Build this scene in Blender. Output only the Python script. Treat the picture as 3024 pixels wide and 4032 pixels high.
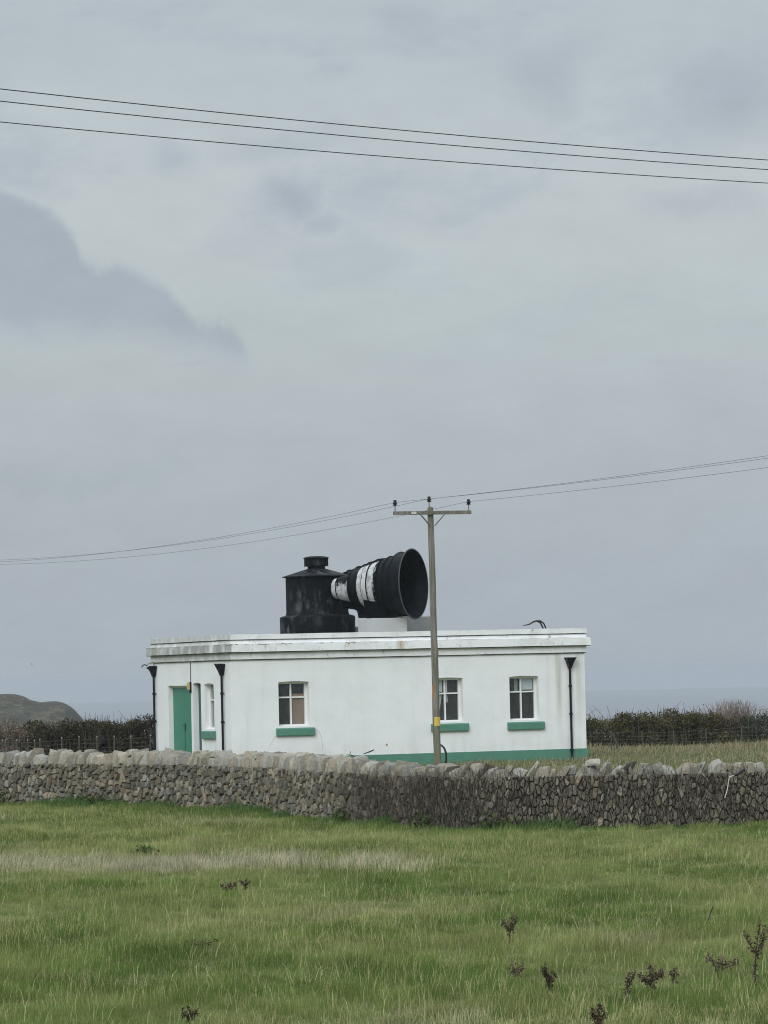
import bpy, bmesh, math, random
import numpy as np
from mathutils import Vector, Matrix
R = math.radians
for o in list(bpy.data.objects):
    bpy.data.objects.remove(o)
sc = bpy.context.scene
col = sc.collection
rng = np.random.default_rng(7)
random.seed(7)

# ------------------------------------------------------------------ camera
CZ = 2.75
PITCH = math.atan((2669.06 - 2016) / 15659.0)
ROLL = R(1.33)
cam = bpy.data.cameras.new('camera')
cam.sensor_fit = 'VERTICAL'
cam.sensor_height = 24.0
cam.lens = 24.0 * 15659.0 / 4032.0
cam.clip_start = 0.5
cam.clip_end = 60000
camo = bpy.data.objects.new('camera', cam)
col.objects.link(camo)
camo.matrix_world = (Matrix.Translation((0, 0, CZ)) @ Matrix.Rotation(R(90) + PITCH, 4, 'X')
                     @ Matrix.Rotation(-ROLL, 4, 'Z'))
sc.camera = camo

# ------------------------------------------------------------------ node helper
def lin(r, g, b):
    f = lambda c: (c / 12.92 if c <= 0.04045 else ((c + 0.055) / 1.055) ** 2.4)
    return (f(r / 255), f(g / 255), f(b / 255), 1)


class G:
    def __init__(s, nt):
        s.nt = nt
        nt.nodes.clear()

    def n(s, t, ins=None, **attrs):
        nd = s.nt.nodes.new(t)
        for k, v in attrs.items():
            setattr(nd, k, v)
        for k, v in (ins or {}).items():
            s.put(nd.inputs[k], v)
        return nd

    def put(s, sock, v):
        if isinstance(v, bpy.types.NodeSocket):
            s.nt.links.new(v, sock)
        else:
            sock.default_value = v

    def m(s, op, a, b=0.0, c=0.0, clamp=False):
        nd = s.n('ShaderNodeMath', operation=op, use_clamp=clamp)
        s.put(nd.inputs[0], a)
        s.put(nd.inputs[1], b)
        s.put(nd.inputs[2], c)
        return nd.outputs[0]

    def mix(s, fac, a, b, blend='MIX'):
        nd = s.n('ShaderNodeMix', data_type='RGBA', blend_type=blend)
        s.put(nd.inputs[0], fac)
        s.put(nd.inputs[6], a)
        s.put(nd.inputs[7], b)
        return nd.outputs[2]

    def noise(s, vec, scale, detail=4.0, rough=0.55, dist=0.0):
        nd = s.n('ShaderNodeTexNoise', {'Scale': scale, 'Detail': detail, 'Roughness': rough, 'Distortion': dist})
        if vec is not None:
            s.put(nd.inputs['Vector'], vec)
        return nd.outputs[0]

    def mapv(s, vec, scale=(1, 1, 1), loc=(0, 0, 0)):
        nd = s.n('ShaderNodeMapping', {'Vector': vec, 'Scale': scale, 'Location': loc})
        return nd.outputs[0]

    def sm(s, v, a, b):
        nd = s.n('ShaderNodeMapRange', {'Value': v, 'From Min': a, 'From Max': b}, interpolation_type='SMOOTHSTEP')
        return nd.outputs[0]

    def ramp(s, fac, stops, interp='LINEAR'):
        nd = s.n('ShaderNodeValToRGB', {'Fac': fac})
        cr = nd.color_ramp
        cr.interpolation = interp
        while len(cr.elements) < len(stops):
            cr.elements.new(0.5)
        for e, (p, c) in zip(cr.elements, stops):
            e.position = p
            e.color = c if len(c) == 4 else (*c, 1)
        return nd.outputs[0]

    def xyz(s, vec):
        nd = s.n('ShaderNodeSeparateXYZ', {'Vector': vec})
        return nd.outputs


# ------------------------------------------------------------------ sky
SUN = Vector((-0.30, -0.80, 0.58)).normalized()      # towards the veiled sun, behind the camera
world = bpy.data.worlds.new('World')
sc.world = world
world.use_nodes = True
w = G(world.node_tree)
gen = w.n('ShaderNodeTexCoord').outputs['Generated']
nish = w.n('ShaderNodeTexSky', sky_type='NISHITA', sun_disc=False)
nish.sun_elevation = math.asin(SUN.z)
nish.sun_rotation = math.atan2(SUN.x, SUN.y)
nish.air_density = 1.0
nish.dust_density = 3.0
sx, sy, sz = w.xyz(gen)
# cloud coordinates: directions, softly warped so that every edge is ragged
wn = w.n('ShaderNodeTexNoise', {'Vector': gen, 'Scale': 24.0, 'Detail': 5.0, 'Roughness': 0.55})
wv = w.n('ShaderNodeVectorMath', {0: wn.outputs['Color'], 1: (0.5, 0.5, 0.5)}, operation='SUBTRACT').outputs[0]
wsc = w.n('ShaderNodeVectorMath', {0: wv, 1: (0.055, 0.0, 0.030)}, operation='MULTIPLY').outputs[0]
dw = w.n('ShaderNodeVectorMath', {0: gen, 1: wsc}, operation='ADD').outputs[0]
wx, wy, wz = w.xyz(dw)


def blob(u, v, ru, rv, hard=0.55):
    """soft bank of cloud in a direction of the sky (u right, v up, radians) with radii"""
    a = w.m('DIVIDE', w.m('SUBTRACT', wx, u), ru)
    b = w.m('DIVIDE', w.m('SUBTRACT', wz, v), rv)
    d = w.m('SQRT', w.m('ADD', w.m('MULTIPLY', a, a), w.m('MULTIPLY', b, b)))
    k = w.sm(d, 1.25, hard)
    return w.m('MULTIPLY', k, w.m('GREATER_THAN', sy, 0.0))


base = w.ramp(w.m('MULTIPLY', sz, 5.0, clamp=True), [
    (0.00, lin(171, 180, 188)), (0.12, lin(172, 181, 189)), (0.30, lin(177, 186, 191)),
    (0.45, lin(185, 195, 198)), (0.60, lin(191, 200, 203)), (0.78, lin(184, 194, 199)), (1.0, lin(180, 190, 196))])
dark = lin(166, 176, 187)
banks = [(blob(-0.018, 0.1210, 0.016, 0.0085, 0.0), 0.95), (blob(-0.007, 0.1155, 0.011, 0.0050, 0.1), 0.75),
         (blob(0.040, 0.1470, 0.015, 0.0140, 0.0), 0.60), (blob(0.092, 0.1430, 0.026, 0.0160, 0.0), 0.75),
         (blob(-0.056, 0.1320, 0.014, 0.0060, 0.1), 0.55), (blob(-0.020, 0.1330, 0.026, 0.0050, 0.1), 0.45),
         (blob(0.066, 0.0785, 0.036, 0.0012, 0.0), 0.25), (blob(-0.052, 0.0801, 0.014, 0.0010, 0.1), 0.30),
         (blob(-0.074, 0.0513, 0.050, 0.0040, 0.1), 0.35), (blob(0.078, 0.1180, 0.022, 0.0050, 0.1), 0.40)]
# the big bank on the left: a crisp billowing top edge that steps down to the right, a frayed base
fn_ = w.n('ShaderNodeTexNoise', {'Vector': gen, 'Scale': 90.0, 'Detail': 8.0, 'Roughness': 0.66})
fw_ = w.m('MULTIPLY_ADD', fn_.outputs[0], 0.013, -0.0065)
ex = w.m('ADD', sx, fw_)
x0_, x1_ = -0.100, -0.030
pts_ = [(-0.100, 0.1275), (-0.0938, 0.126), (-0.0904, 0.1249), (-0.0808, 0.1198), (-0.0775, 0.1159), (-0.0736, 0.1077), (-0.0714, 0.1064),
        (-0.0657, 0.1073), (-0.0591, 0.1037), (-0.0516, 0.0991), (-0.0467, 0.0927), (-0.0423, 0.0913), (-0.0379, 0.0910), (-0.0345, 0.0870), (-0.032, 0.084)]
top_ = w.ramp(w.m('DIVIDE', w.m('SUBTRACT', ex, x0_), x1_ - x0_), [((a_ - x0_) / (x1_ - x0_), (b_ * 5,) * 3) for a_, b_ in pts_])
dtop = w.m('SUBTRACT', w.m('ADD', w.m('MULTIPLY', top_, 0.2), fw_), sz)
kt = w.sm(dtop, -0.0008, 0.0048)
fray = w.m('MULTIPLY_ADD', wn.outputs[0], 0.030, -0.015)
kb = w.sm(w.m('SUBTRACT', w.m('ADD', sz, fray), w.m('MULTIPLY_ADD', sx, -0.143, 0.0718)), -0.003, 0.010)
bank = w.m('MULTIPLY', w.m('MULTIPLY', kt, kb), w.m('MULTIPLY', w.m('GREATER_THAN', sy, 0.0), w.m('MULTIPLY', w.sm(sx, -0.25, -0.12), w.sm(sx, -0.030, -0.036))))
banks.append((w.m('MULTIPLY', bank, w.m('MULTIPLY_ADD', wn.outputs[0], 0.6, 0.68, clamp=True)), 1.0))
cm = None
for k, amt in banks:
    t = w.m('MULTIPLY', k, amt)
    cm = t if cm is None else w.m('MAXIMUM', cm, t)
n1 = w.noise(w.mapv(gen, (20, 20, 46), (1.7, 0.4, 2.2)), 1.0, 7, 0.58)
n2 = w.noise(w.mapv(gen, (40, 40, 95), (3, 1, 7)), 1.0, 5, 0.6)
soft = w.m('MULTIPLY', w.sm(n1, 0.47, 0.68), w.m('MULTIPLY_ADD', w.sm(sz, 0.075, 0.125), 0.42, 0.18))
cm = w.m('MAXIMUM', cm, soft)
skyc = w.mix(cm, base, dark)
mott = w.m('MULTIPLY_ADD', n2, 0.16, 0.92)
mott = w.m('MULTIPLY', mott, w.m('MULTIPLY_ADD', n1, 0.12, 0.94))
skyc = w.mix(1.0, skyc, w.n('ShaderNodeCombineColor', {0: mott, 1: mott, 2: mott}).outputs[0], 'MULTIPLY')
# overcast vault: brighter overhead than at the horizon
vault = w.m('MULTIPLY_ADD', w.m('MAXIMUM', w.m('SUBTRACT', sz, 0.17), 0.0), 2.5, 1.0)
vv = w.m('MULTIPLY', vault, 10.2)
skyc = w.mix(1.0, skyc, w.n('ShaderNodeCombineColor', {0: vv, 1: vv, 2: vv}).outputs[0], 'MULTIPLY')
fin = w.mix(0.96, nish.outputs[0], skyc)
bg = w.n('ShaderNodeBackground', {'Color': fin, 'Strength': 0.10})
w.nt.links.new(bg.outputs[0], w.n('ShaderNodeOutputWorld').inputs[0])
world.cycles.sampling_method = 'MANUAL'
world.cycles.sample_map_resolution = 512

# ------------------------------------------------------------------ sun behind thin cloud
sl = bpy.data.lights.new('sun', 'SUN')
sl.energy = 1.5
sl.angle = R(35)
sl.color = (1.0, 0.985, 0.965)
so = bpy.data.objects.new('sun', sl)
so.rotation_euler = SUN.to_track_quat('Z', 'Y').to_euler()
col.objects.link(so)

sc.view_settings.view_transform = 'Standard'
sc.view_settings.look = 'None'
sc.view_settings.exposure = 0.0
sc.view_settings.gamma = 1.0
sc.view_settings.use_curve_mapping = False
sc.cycles.use_denoising = True
sc.cycles.max_bounces = 6
sc.cycles.volume_bounces = 1
sc.cycles.transparent_max_bounces = 12
sc.cycles.filter_width = 1.1
sc.cycles.denoising_prefilter = 'FAST'
sc.cycles.denoising_input_passes = 'RGB_ALBEDO_NORMAL'


# ------------------------------------------------------------------ object helpers
def tag(o, label=None, cat=None, group=None, kind=None):
    for k, v in (('label', label), ('category', cat), ('group', group), ('kind', kind)):
        if v:
            o[k] = v
    return o


def empty(name, loc=(0, 0, 0), rz=0.0, label=None, cat=None, group=None):
    o = bpy.data.objects.new(name, None)
    o.empty_display_size = 0.3
    o.location = loc
    o.rotation_euler = (0, 0, rz)
    col.objects.link(o)
    return tag(o, label, cat, group)


def link(name, me, mat=None, parent=None, smooth=False):
    if mat is not None:
        me.materials.append(mat)
    if smooth:
        me.polygons.foreach_set('use_smooth', [True] * len(me.polygons))
    o = bpy.data.objects.new(name, me)
    col.objects.link(o)
    if parent is not None:
        o.parent = parent
    return o


class MB:
    def __init__(s):
        s.v, s.f, s.c = [], [], []

    def add(s, vs, fs, c=None):
        k = len(s.v)
        s.v += [tuple(p) for p in vs]
        s.f += [tuple(i + k for i in f) for f in fs]
        if c is not None:
            s.c += [c] * len(vs)
        return s

    def box(s, x0, x1, y0, y1, z0, z1, c=None):
        return s.add([(x0, y0, z0), (x1, y0, z0), (x1, y1, z0), (x0, y1, z0),
                      (x0, y0, z1), (x1, y0, z1), (x1, y1, z1), (x0, y1, z1)],
                     [(0, 3, 2, 1), (4, 5, 6, 7), (0, 1, 5, 4), (1, 2, 6, 5), (2, 3, 7, 6), (3, 0, 4, 7)], c)

    def tube(s, pts, rad, n=8, caps=True, c=None, flat=1.0):
        pts = [Vector(p) for p in pts]
        if not hasattr(rad, '__len__'):
            rad = [rad] * len(pts)
        vs, fs = [], []
        up = Vector((0, 0, 1))
        prev = None
        for i, p in enumerate(pts):
            t = (pts[min(i + 1, len(pts) - 1)] - pts[max(i - 1, 0)]).normalized()
            if prev is None:
                a = t.cross(up)
                if a.length < 1e-3:
                    a = Vector((1, 0, 0))
            else:
                a = prev - t * prev.dot(t)
            a.normalize()
            prev = a
            b = t.cross(a)
            for k in range(n):
                an = 2 * math.pi * k / n
                vs.append(p + a * (math.cos(an) * rad[i]) + b * (math.sin(an) * rad[i] * flat))
        for i in range(len(pts) - 1):
            for k in range(n):
                k2 = (k + 1) % n
                fs.append((i * n + k, i * n + k2, (i + 1) * n + k2, (i + 1) * n + k))
        if caps:
            fs.append(tuple(range(n - 1, -1, -1)))
            fs.append(tuple((len(pts) - 1) * n + k for k in range(n)))
        return s.add(vs, fs, c)

    def lathe(s, prof, n=32, axis='z', o=(0, 0, 0), close=True, c=None):
        """prof: list of (radius, position along axis)"""
        vs, fs = [], []
        for r, h in prof:
            for k in range(n):
                an = 2 * math.pi * k / n
                if axis == 'z':
                    vs.append((o[0] + r * math.cos(an), o[1] + r * math.sin(an), o[2] + h))
                else:
                    vs.append((o[0] + h, o[1] + r * math.cos(an), o[2] + r * math.sin(an)))
        m = len(prof)
        for i in range(m - 1):
            for k in range(n):
                k2 = (k + 1) % n
                fs.append((i * n + k, i * n + k2, (i + 1) * n + k2, (i + 1) * n + k))
        if close:
            fs.append(tuple(range(n - 1, -1, -1)))
            fs.append(tuple((m - 1) * n + k for k in range(n)))
        return s.add(vs, fs, c)

    def mesh(s, name):
        me = bpy.data.meshes.new(name)
        me.from_pydata(s.v, [], s.f)
        if s.c and len(s.c) == len(s.v):
            at_ = me.color_attributes.new('tint', 'FLOAT_COLOR', 'POINT')
            at_.data.foreach_set('color', np.array([(*k[:3], 1.0) for k in s.c], dtype=np.float32).ravel())
        me.validate()
        return me

    def build(s, name, mat, parent=None, smooth=False):
        me = s.mesh(name)
        o = link(name, me, mat, parent, smooth)
        if smooth:
            try:
                me.set_sharp_from_angle(angle=R(35))
            except Exception:
                pass
        return o


def fast_mesh(name, V, nper, polys, C=None):
    """V (n, nper, 3) array of many alike pieces; polys: index tuples inside one piece"""
    n = V.shape[0]
    me = bpy.data.meshes.new(name)
    me.vertices.add(n * nper)
    me.vertices.foreach_set('co', V.astype(np.float32).ravel())
    loops, starts, tot = [], [], []
    lp = sum(len(p) for p in polys)
    L = np.empty((n, lp), dtype=np.int32)
    off = np.arange(n, dtype=np.int32)[:, None] * nper
    k = 0
    st = []
    for p in polys:
        L[:, k:k + len(p)] = off + np.array(p, dtype=np.int32)[None]
        st.append(k)
        k += len(p)
    S = (np.arange(n, dtype=np.int32)[:, None] * lp + np.array(st, dtype=np.int32)[None]).ravel()
    me.loops.add(n * lp)
    me.loops.foreach_set('vertex_index', L.ravel())
    me.polygons.add(n * len(polys))
    me.polygons.foreach_set('loop_start', S)
    me.update(calc_edges=True)
    if C is not None:
        a = me.color_attributes.new('tint', 'FLOAT_COLOR', 'POINT')
        cc = np.ones((n, nper, 4), dtype=np.float32)
        cc[:, :, :3] = C[:, None, :] if C.ndim == 2 else C
        a.data.foreach_set('color', cc.ravel())
    return me


# ------------------------------------------------------------------ numpy noise
_T = np.random.default_rng(11).random((256, 256))


def vnoise(x, y):
    x = np.asarray(x, float)
    y = np.asarray(y, float)
    xi, yi = np.floor(x).astype(int), np.floor(y).astype(int)
    fx, fy = x - xi, y - yi
    fx = fx * fx * (3 - 2 * fx)
    fy = fy * fy * (3 - 2 * fy)
    g = lambda a, b: _T[a & 255, b & 255]
    return ((g(xi, yi) * (1 - fx) + g(xi + 1, yi) * fx) * (1 - fy)
            + (g(xi, yi + 1) * (1 - fx) + g(xi + 1, yi + 1) * fx) * fy)


def fbm(x, y, o=4):
    s, a, t = 0, 0.5, 0
    for i in range(o):
        s = s + a * vnoise(np.asarray(x) * 2 ** i + 17.3 * i, np.asarray(y) * 2 ** i + 9.1 * i)
        t += a
        a *= 0.55
    return s / t


def sstep(x, a, b):
    t = np.clip((np.asarray(x, float) - a) / (b - a), 0, 1)
    return t * t * (3 - 2 * t)


# ------------------------------------------------------------------ materials
def new_mat(name):
    m = bpy.data.materials.new(name)
    m.use_nodes = True
    return m, G(m.node_tree)


def finish(g, bsdf, bump=None, dist=0.01, strength=0.5):
    if bump is not None:
        b = g.n('ShaderNodeBump', {'Height': bump, 'Distance': dist, 'Strength': strength})
        g.put(bsdf.inputs['Normal'], b.outputs[0])
    g.nt.links.new(bsdf.outputs[0], g.n('ShaderNodeOutputMaterial').inputs[0])


def simple(name, c, rough=0.6, var=0.25, scale=6.0, metal=0.0, bump=0.0, spec=0.4, stretch=(1, 1, 1)):
    m, g = new_mat(name)
    v = g.mapv(g.n('ShaderNodeTexCoord').outputs['Object'], stretch)
    n = g.noise(v, scale, 6, 0.6)
    f = g.m('MULTIPLY_ADD', n, var * 2, 1 - var)
    cc = g.mix(1.0, (*c[:3], 1), g.n('ShaderNodeCombineColor', {0: f, 1: f, 2: f}).outputs[0], 'MULTIPLY')
    b = g.n('ShaderNodeBsdfPrincipled', {'Base Color': cc, 'Roughness': rough, 'Metallic': metal})
    b.inputs['Specular IOR Level'].default_value = spec
    finish(g, b, n if bump else None, 0.02, bump)
    return m


def tinted(name, rough=0.9, var=0.25, scale=14.0, trans=0.0, bump=0.0, spec=0.2, lichen=0.0):
    """colour from the pieces' own tint attribute, with grain"""
    m, g = new_mat(name)
    a = g.n('ShaderNodeAttribute', attribute_name='tint').outputs['Color']
    p = g.n('ShaderNodeTexCoord').outputs['Object']
    rnd = g.m('MULTIPLY', g.n('ShaderNodeObjectInfo').outputs['Random'], 60.0)
    p = g.n('ShaderNodeVectorMath', {0: p, 1: g.n('ShaderNodeCombineXYZ', {0: rnd, 1: rnd, 2: rnd}).outputs[0]}, operation='ADD').outputs[0]
    cc = a
    n = None
    if var:
        n = g.noise(p, scale, 5, 0.62)
        f = g.m('MULTIPLY_ADD', n, var * 2, 1 - var)
        cc = g.mix(1.0, cc, g.n('ShaderNodeCombineColor', {0: f, 1: f, 2: f}).outputs[0], 'MULTIPLY')
    if lichen:
        l = g.sm(g.noise(g.mapv(p, (1, 1, 1), (4, 9, 2)), 5.0, 5, 0.7), 0.60, 0.70)
        cc = g.mix(g.m('MULTIPLY', l, lichen), cc, (0.42, 0.385, 0.30, 1))
        d = g.sm(g.noise(g.mapv(p, (1, 1, 1), (1, 3, 8)), 3.4, 5, 0.7), 0.58, 0.70)
        cc = g.mix(g.m('MULTIPLY', d, 0.6), cc, (0.11, 0.105, 0.092, 1))
    if trans:
        d = g.n('ShaderNodeBsdfDiffuse', {'Color': cc})
        t = g.n('ShaderNodeBsdfTranslucent', {'Color': cc})
        x = g.n('ShaderNodeMixShader', {0: trans, 1: d.outputs[0], 2: t.outputs[0]})
        g.nt.links.new(x.outputs[0], g.n('ShaderNodeOutputMaterial').inputs[0])
        return m
    b = g.n('ShaderNodeBsdfPrincipled', {'Base Color': cc, 'Roughness': rough})
    b.inputs['Specular IOR Level'].default_value = spec
    finish(g, b, n if bump else None, 0.03, bump)
    return m


def whitewash(name, streaks=0.0, left_dirt=0.0, cracks=False):
    m, g = new_mat(name)
    p = g.n('ShaderNodeTexCoord').outputs['Object']
    x, y, z = g.xyz(p)
    n = g.noise(p, 1.1, 6, 0.6)
    fine = g.noise(p, 26.0, 5, 0.65)
    stv = g.noise(g.mapv(p, (3.2, 3.2, 0.22)), 1.0, 6, 0.62)
    c = g.mix(g.sm(n, 0.35, 0.75), (0.82, 0.835, 0.84, 1), (0.75, 0.765, 0.77, 1))
    c = g.mix(g.m('MULTIPLY', g.sm(stv, 0.54, 0.74), 0.20), c, (0.56, 0.57, 0.55, 1))
    c = g.mix(g.m('MULTIPLY', g.sm(fine, 0.56, 0.78), 0.30), c, (0.52, 0.52, 0.49, 1))
    # faint repair patches and hairline marks in the render
    pt = g.noise(g.mapv(p, (1, 1, 1), (7, 2, 5)), 2.6, 3, 0.5)
    c = g.mix(g.m('MULTIPLY', g.sm(pt, 0.60, 0.66), 0.10), c, (0.62, 0.65, 0.68, 1))
    if streaks:
        # run-off beside the downpipe: algae in streaks with shapes of their own
        for cx, wd, amt in ((10.55, 0.16, 0.75), (11.25, 0.20, 0.45), (10.2, 0.12, 0.18)):
            k = g.m('ABSOLUTE', g.m('SUBTRACT', x, cx))
            k = g.m('MULTIPLY', g.sm(k, wd, 0.02), g.sm(stv, 0.30, 0.62))
            k = g.m('MULTIPLY', k, g.sm(z, 0.3, 2.6))
            k = g.m('MULTIPLY', k, g.sm(y, 0.6, 0.3))
            c = g.mix(g.m('MULTIPLY', k, amt), c, (0.42, 0.42, 0.33, 1))
        # splash-back grime along the foot
        k = g.m('MULTIPLY', g.sm(z, 1.0, 0.45), g.sm(stv, 0.35, 0.65))
        c = g.mix(g.m('MULTIPLY', k, 0.30), c, (0.50, 0.50, 0.44, 1))
    if left_dirt:
        tw = g.noise(g.mapv(p, (1.6, 1.6, 2.0), (2, 8, 1)), 1.0, 5, 0.65)
        tf = g.noise(g.mapv(p, (11, 11, 4), (6, 1, 3)), 1.0, 5, 0.72)
        c = g.mix(g.m('MULTIPLY', g.sm(tw, 0.46, 0.66), 0.30), c, (0.45, 0.44, 0.39, 1))
        c = g.mix(g.m('MULTIPLY', g.m('MULTIPLY', g.sm(tf, 0.56, 0.66), g.sm(tw, 0.40, 0.58)), 0.55), c, (0.20, 0.18, 0.15, 1))
        lm = g.sm(x, 0.02, -0.03)
        st2 = g.noise(g.mapv(p, (2.2, 2.2, 1.2)), 1.0, 6, 0.7)
        c = g.mix(g.m('MULTIPLY', lm, g.m('MULTIPLY', g.sm(st2, 0.26, 0.58), left_dirt)), c, (0.31, 0.32, 0.30, 1))
        st3 = g.noise(g.mapv(p, (7, 7, 6)), 1.0, 6, 0.75)
        c = g.mix(g.m('MULTIPLY', lm, g.m('MULTIPLY', g.sm(st3, 0.60, 0.74), left_dirt * 0.6)), c, (0.12, 0.12, 0.11, 1))
    if cracks:
        wob = g.m('MULTIPLY_ADD', g.noise(g.mapv(p, (5, 5, 5)), 1.0, 5, 0.7), 0.16, -0.08)
        d = g.m('ABSOLUTE', g.m('SUBTRACT', g.m('ADD', z, wob), 3.832))
        on = g.sm(g.noise(g.mapv(p, (2.4, 2.4, 2.4), (3, 0, 1)), 1.0, 3, 0.6), 0.48, 0.58)
        on = g.m('MULTIPLY', on, g.sm(x, 6.2, 4.4))
        c = g.mix(g.m('MULTIPLY', g.sm(d, 0.016, 0.004), on), c, (0.15, 0.10, 0.06, 1))
        # rust run below an iron fixing
        k = g.sm(g.m('ABSOLUTE', g.m('SUBTRACT', x, 5.34)), 0.17, 0.02)
        k = g.m('MULTIPLY', k, g.sm(g.noise(g.mapv(p, (9, 9, 2)), 1.0, 4, 0.6), 0.22, 0.5))
        c = g.mix(g.m('MULTIPLY', k, 0.75), c, (0.40, 0.24, 0.08, 1))
        bl = g.noise(g.mapv(p, (10, 10, 5), (5, 5, 5)), 1.0, 5, 0.7)
        c = g.mix(g.m('MULTIPLY', g.sm(bl, 0.64, 0.72), 0.45), c, (0.25, 0.25, 0.23, 1))
    b = g.n('ShaderNodeBsdfPrincipled', {'Base Color': c, 'Roughness': 0.8})
    b.inputs['Specular IOR Level'].default_value = 0.2
    finish(g, b, g.m('ADD', fine, g.m('MULTIPLY', n, 0.6)), 0.012, 0.35)
    return m


M = {}
M['wall'] = whitewash('painted_render', streaks=1.0)
M['cornice'] = whitewash('painted_cornice', left_dirt=0.95, cracks=True)
M['coping'] = whitewash('painted_parapet', left_dirt=0.55)
M['green'] = simple('green_paint', (0.085, 0.225, 0.165), 0.55, 0.22, 3.0, bump=0.1)
M['door'] = simple('door_green_paint', (0.030, 0.205, 0.130), 0.42, 0.12, 2.0, bump=0.06)
M['door_dark'] = simple('dark_green_paint', (0.020, 0.085, 0.080), 0.45, 0.2, 2.0)
M['whitepaint'] = simple('white_gloss_paint', (0.78, 0.78, 0.76), 0.4, 0.06, 8.0)
M['black'] = simple('black_iron_paint', (0.008, 0.006, 0.013), 0.5, 0.35, 8.0, spec=0.2)
M['rubber'] = simple('black_plastic', (0.012, 0.012, 0.014), 0.5, 0.2, 8.0)
M['concrete'] = simple('pale_painted_concrete', (0.56, 0.57, 0.56), 0.85, 0.14, 2.4, bump=0.15)
M['concrete2'] = simple('grey_concrete', (0.36, 0.36, 0.34), 0.85, 0.2, 3.0, bump=0.2)
M['lead'] = simple('roof_felt', (0.16, 0.16, 0.16), 0.9, 0.2, 2.0)
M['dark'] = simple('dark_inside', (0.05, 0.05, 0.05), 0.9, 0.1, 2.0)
M['board'] = simple('brown_board', (0.30, 0.195, 0.15), 0.8, 0.12, 5.0)
M['cloth'] = simple('pale_curtain', (0.62, 0.60, 0.58), 0.9, 0.12, 9.0, stretch=(3, 3, 0.4))
M['sheet'] = simple('pale_sheet_paint', (0.62, 0.67, 0.70), 0.6, 0.05, 5.0)  # pale sheet put behind a pane to make it read bright
M['yellow'] = simple('yellow_plate', (0.62, 0.43, 0.085), 0.5, 0.12, 14.0)
M['orange'] = simple('orange_tag', (0.42, 0.17, 0.045), 0.6, 0.2, 14.0)
M['galv'] = simple('galvanised_steel', (0.17, 0.16, 0.15), 0.5, 0.3, 9.0, metal=0.3)
M['porcelain'] = simple('brown_porcelain', (0.018, 0.014, 0.018), 0.25, 0.2, 9.0)
M['wire'] = simple('line_wire', (0.028, 0.030, 0.038), 0.5, 0.1, 3.0)
M['lamp'] = simple('lamp_lens', (0.55, 0.42, 0.18), 0.35, 0.1, 9.0)
M['feather'] = simple('black_feathers', (0.003, 0.004, 0.006), 0.5, 0.4, 30.0, spec=0.08)
M['postwood'] = simple('weathered_post', (0.075, 0.074, 0.056), 0.9, 0.35, 9.0)
M['paletop'] = simple('pale_post_cap', (0.30, 0.30, 0.27), 0.8, 0.2, 9.0)
M['fencewire'] = simple('fence_wire', (0.10, 0.11, 0.105), 0.6, 0.1, 3.0)
M['straw'] = simple('dry_stalk', (0.05, 0.036, 0.022), 0.9, 0.3, 20.0)
M['stone'] = tinted('limestone', 0.92, 0.42, 20.0, bump=0.9, lichen=0.5)
M['copingstone'] = tinted('coping_limestone', 0.92, 0.45, 12.0, bump=1.0, lichen=0.6)
M['grass'] = tinted('grass_blades', var=0.0, trans=0.30)
M['leaf'] = tinted('hedge_leaves', var=0.0, trans=0.15)
M['twig'] = tinted('twigs', 0.9, 0.0)
M['flake'] = tinted('dead_seed_husk', 0.9, 0.0)

# weathered pole
m, g = new_mat('pole_wood')
p = g.n('ShaderNodeTexCoord').outputs['Object']
gr = g.noise(g.mapv(p, (16, 16, 0.9)), 1.0, 7, 0.68)
bl = g.noise(g.mapv(p, (2, 2, 0.8), (3, 1, 1)), 1.0, 4, 0.6)
c = g.mix(g.sm(gr, 0.32, 0.70), (0.105, 0.095, 0.078, 1), (0.26, 0.245, 0.215, 1))
c = g.mix(g.m('MULTIPLY', g.sm(bl, 0.45, 0.68), 0.6), c, (0.125, 0.12, 0.065, 1))
zz = g.xyz(p)[2]
c = g.mix(g.m('MULTIPLY', g.sm(zz, 2.2, 0.4), 0.55), c, (0.13, 0.12, 0.06, 1))
b = g.n('ShaderNodeBsdfPrincipled', {'Base Color': c, 'Roughness': 0.9})
finish(g, b, gr, 0.02, 0.6)
M['pole'] = m

# black tar paint of the siren house, flaking grey
m, g = new_mat('weathered_black_paint')
p = g.n('ShaderNodeTexCoord').outputs['Object']
st = g.noise(g.mapv(p, (4, 4, 1.5)), 1.0, 6, 0.62)
pa = g.noise(g.mapv(p, (1.3, 1.3, 1.0), (2, 5, 3)), 1.0, 3, 0.5)
k = g.m('MULTIPLY', g.sm(st, 0.46, 0.66), g.sm(pa, 0.36, 0.60))
c = g.mix(g.m('MULTIPLY', k, 0.9), (0.0055, 0.007, 0.010, 1), (0.085, 0.089, 0.090, 1))
k2 = g.noise(g.mapv(p, (5, 5, 2.4), (8, 1, 2)), 1.0, 5, 0.6)
c = g.mix(g.m('MULTIPLY', g.sm(k2, 0.64, 0.74), 0.4), c, (0.24, 0.25, 0.25, 1))
b = g.n('ShaderNodeBsdfPrincipled', {'Base Color': c, 'Roughness': 0.62})
b.inputs['Specular IOR Level'].default_value = 0.1
finish(g, b, st, 0.015, 0.4)
M['tar'] = m

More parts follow.
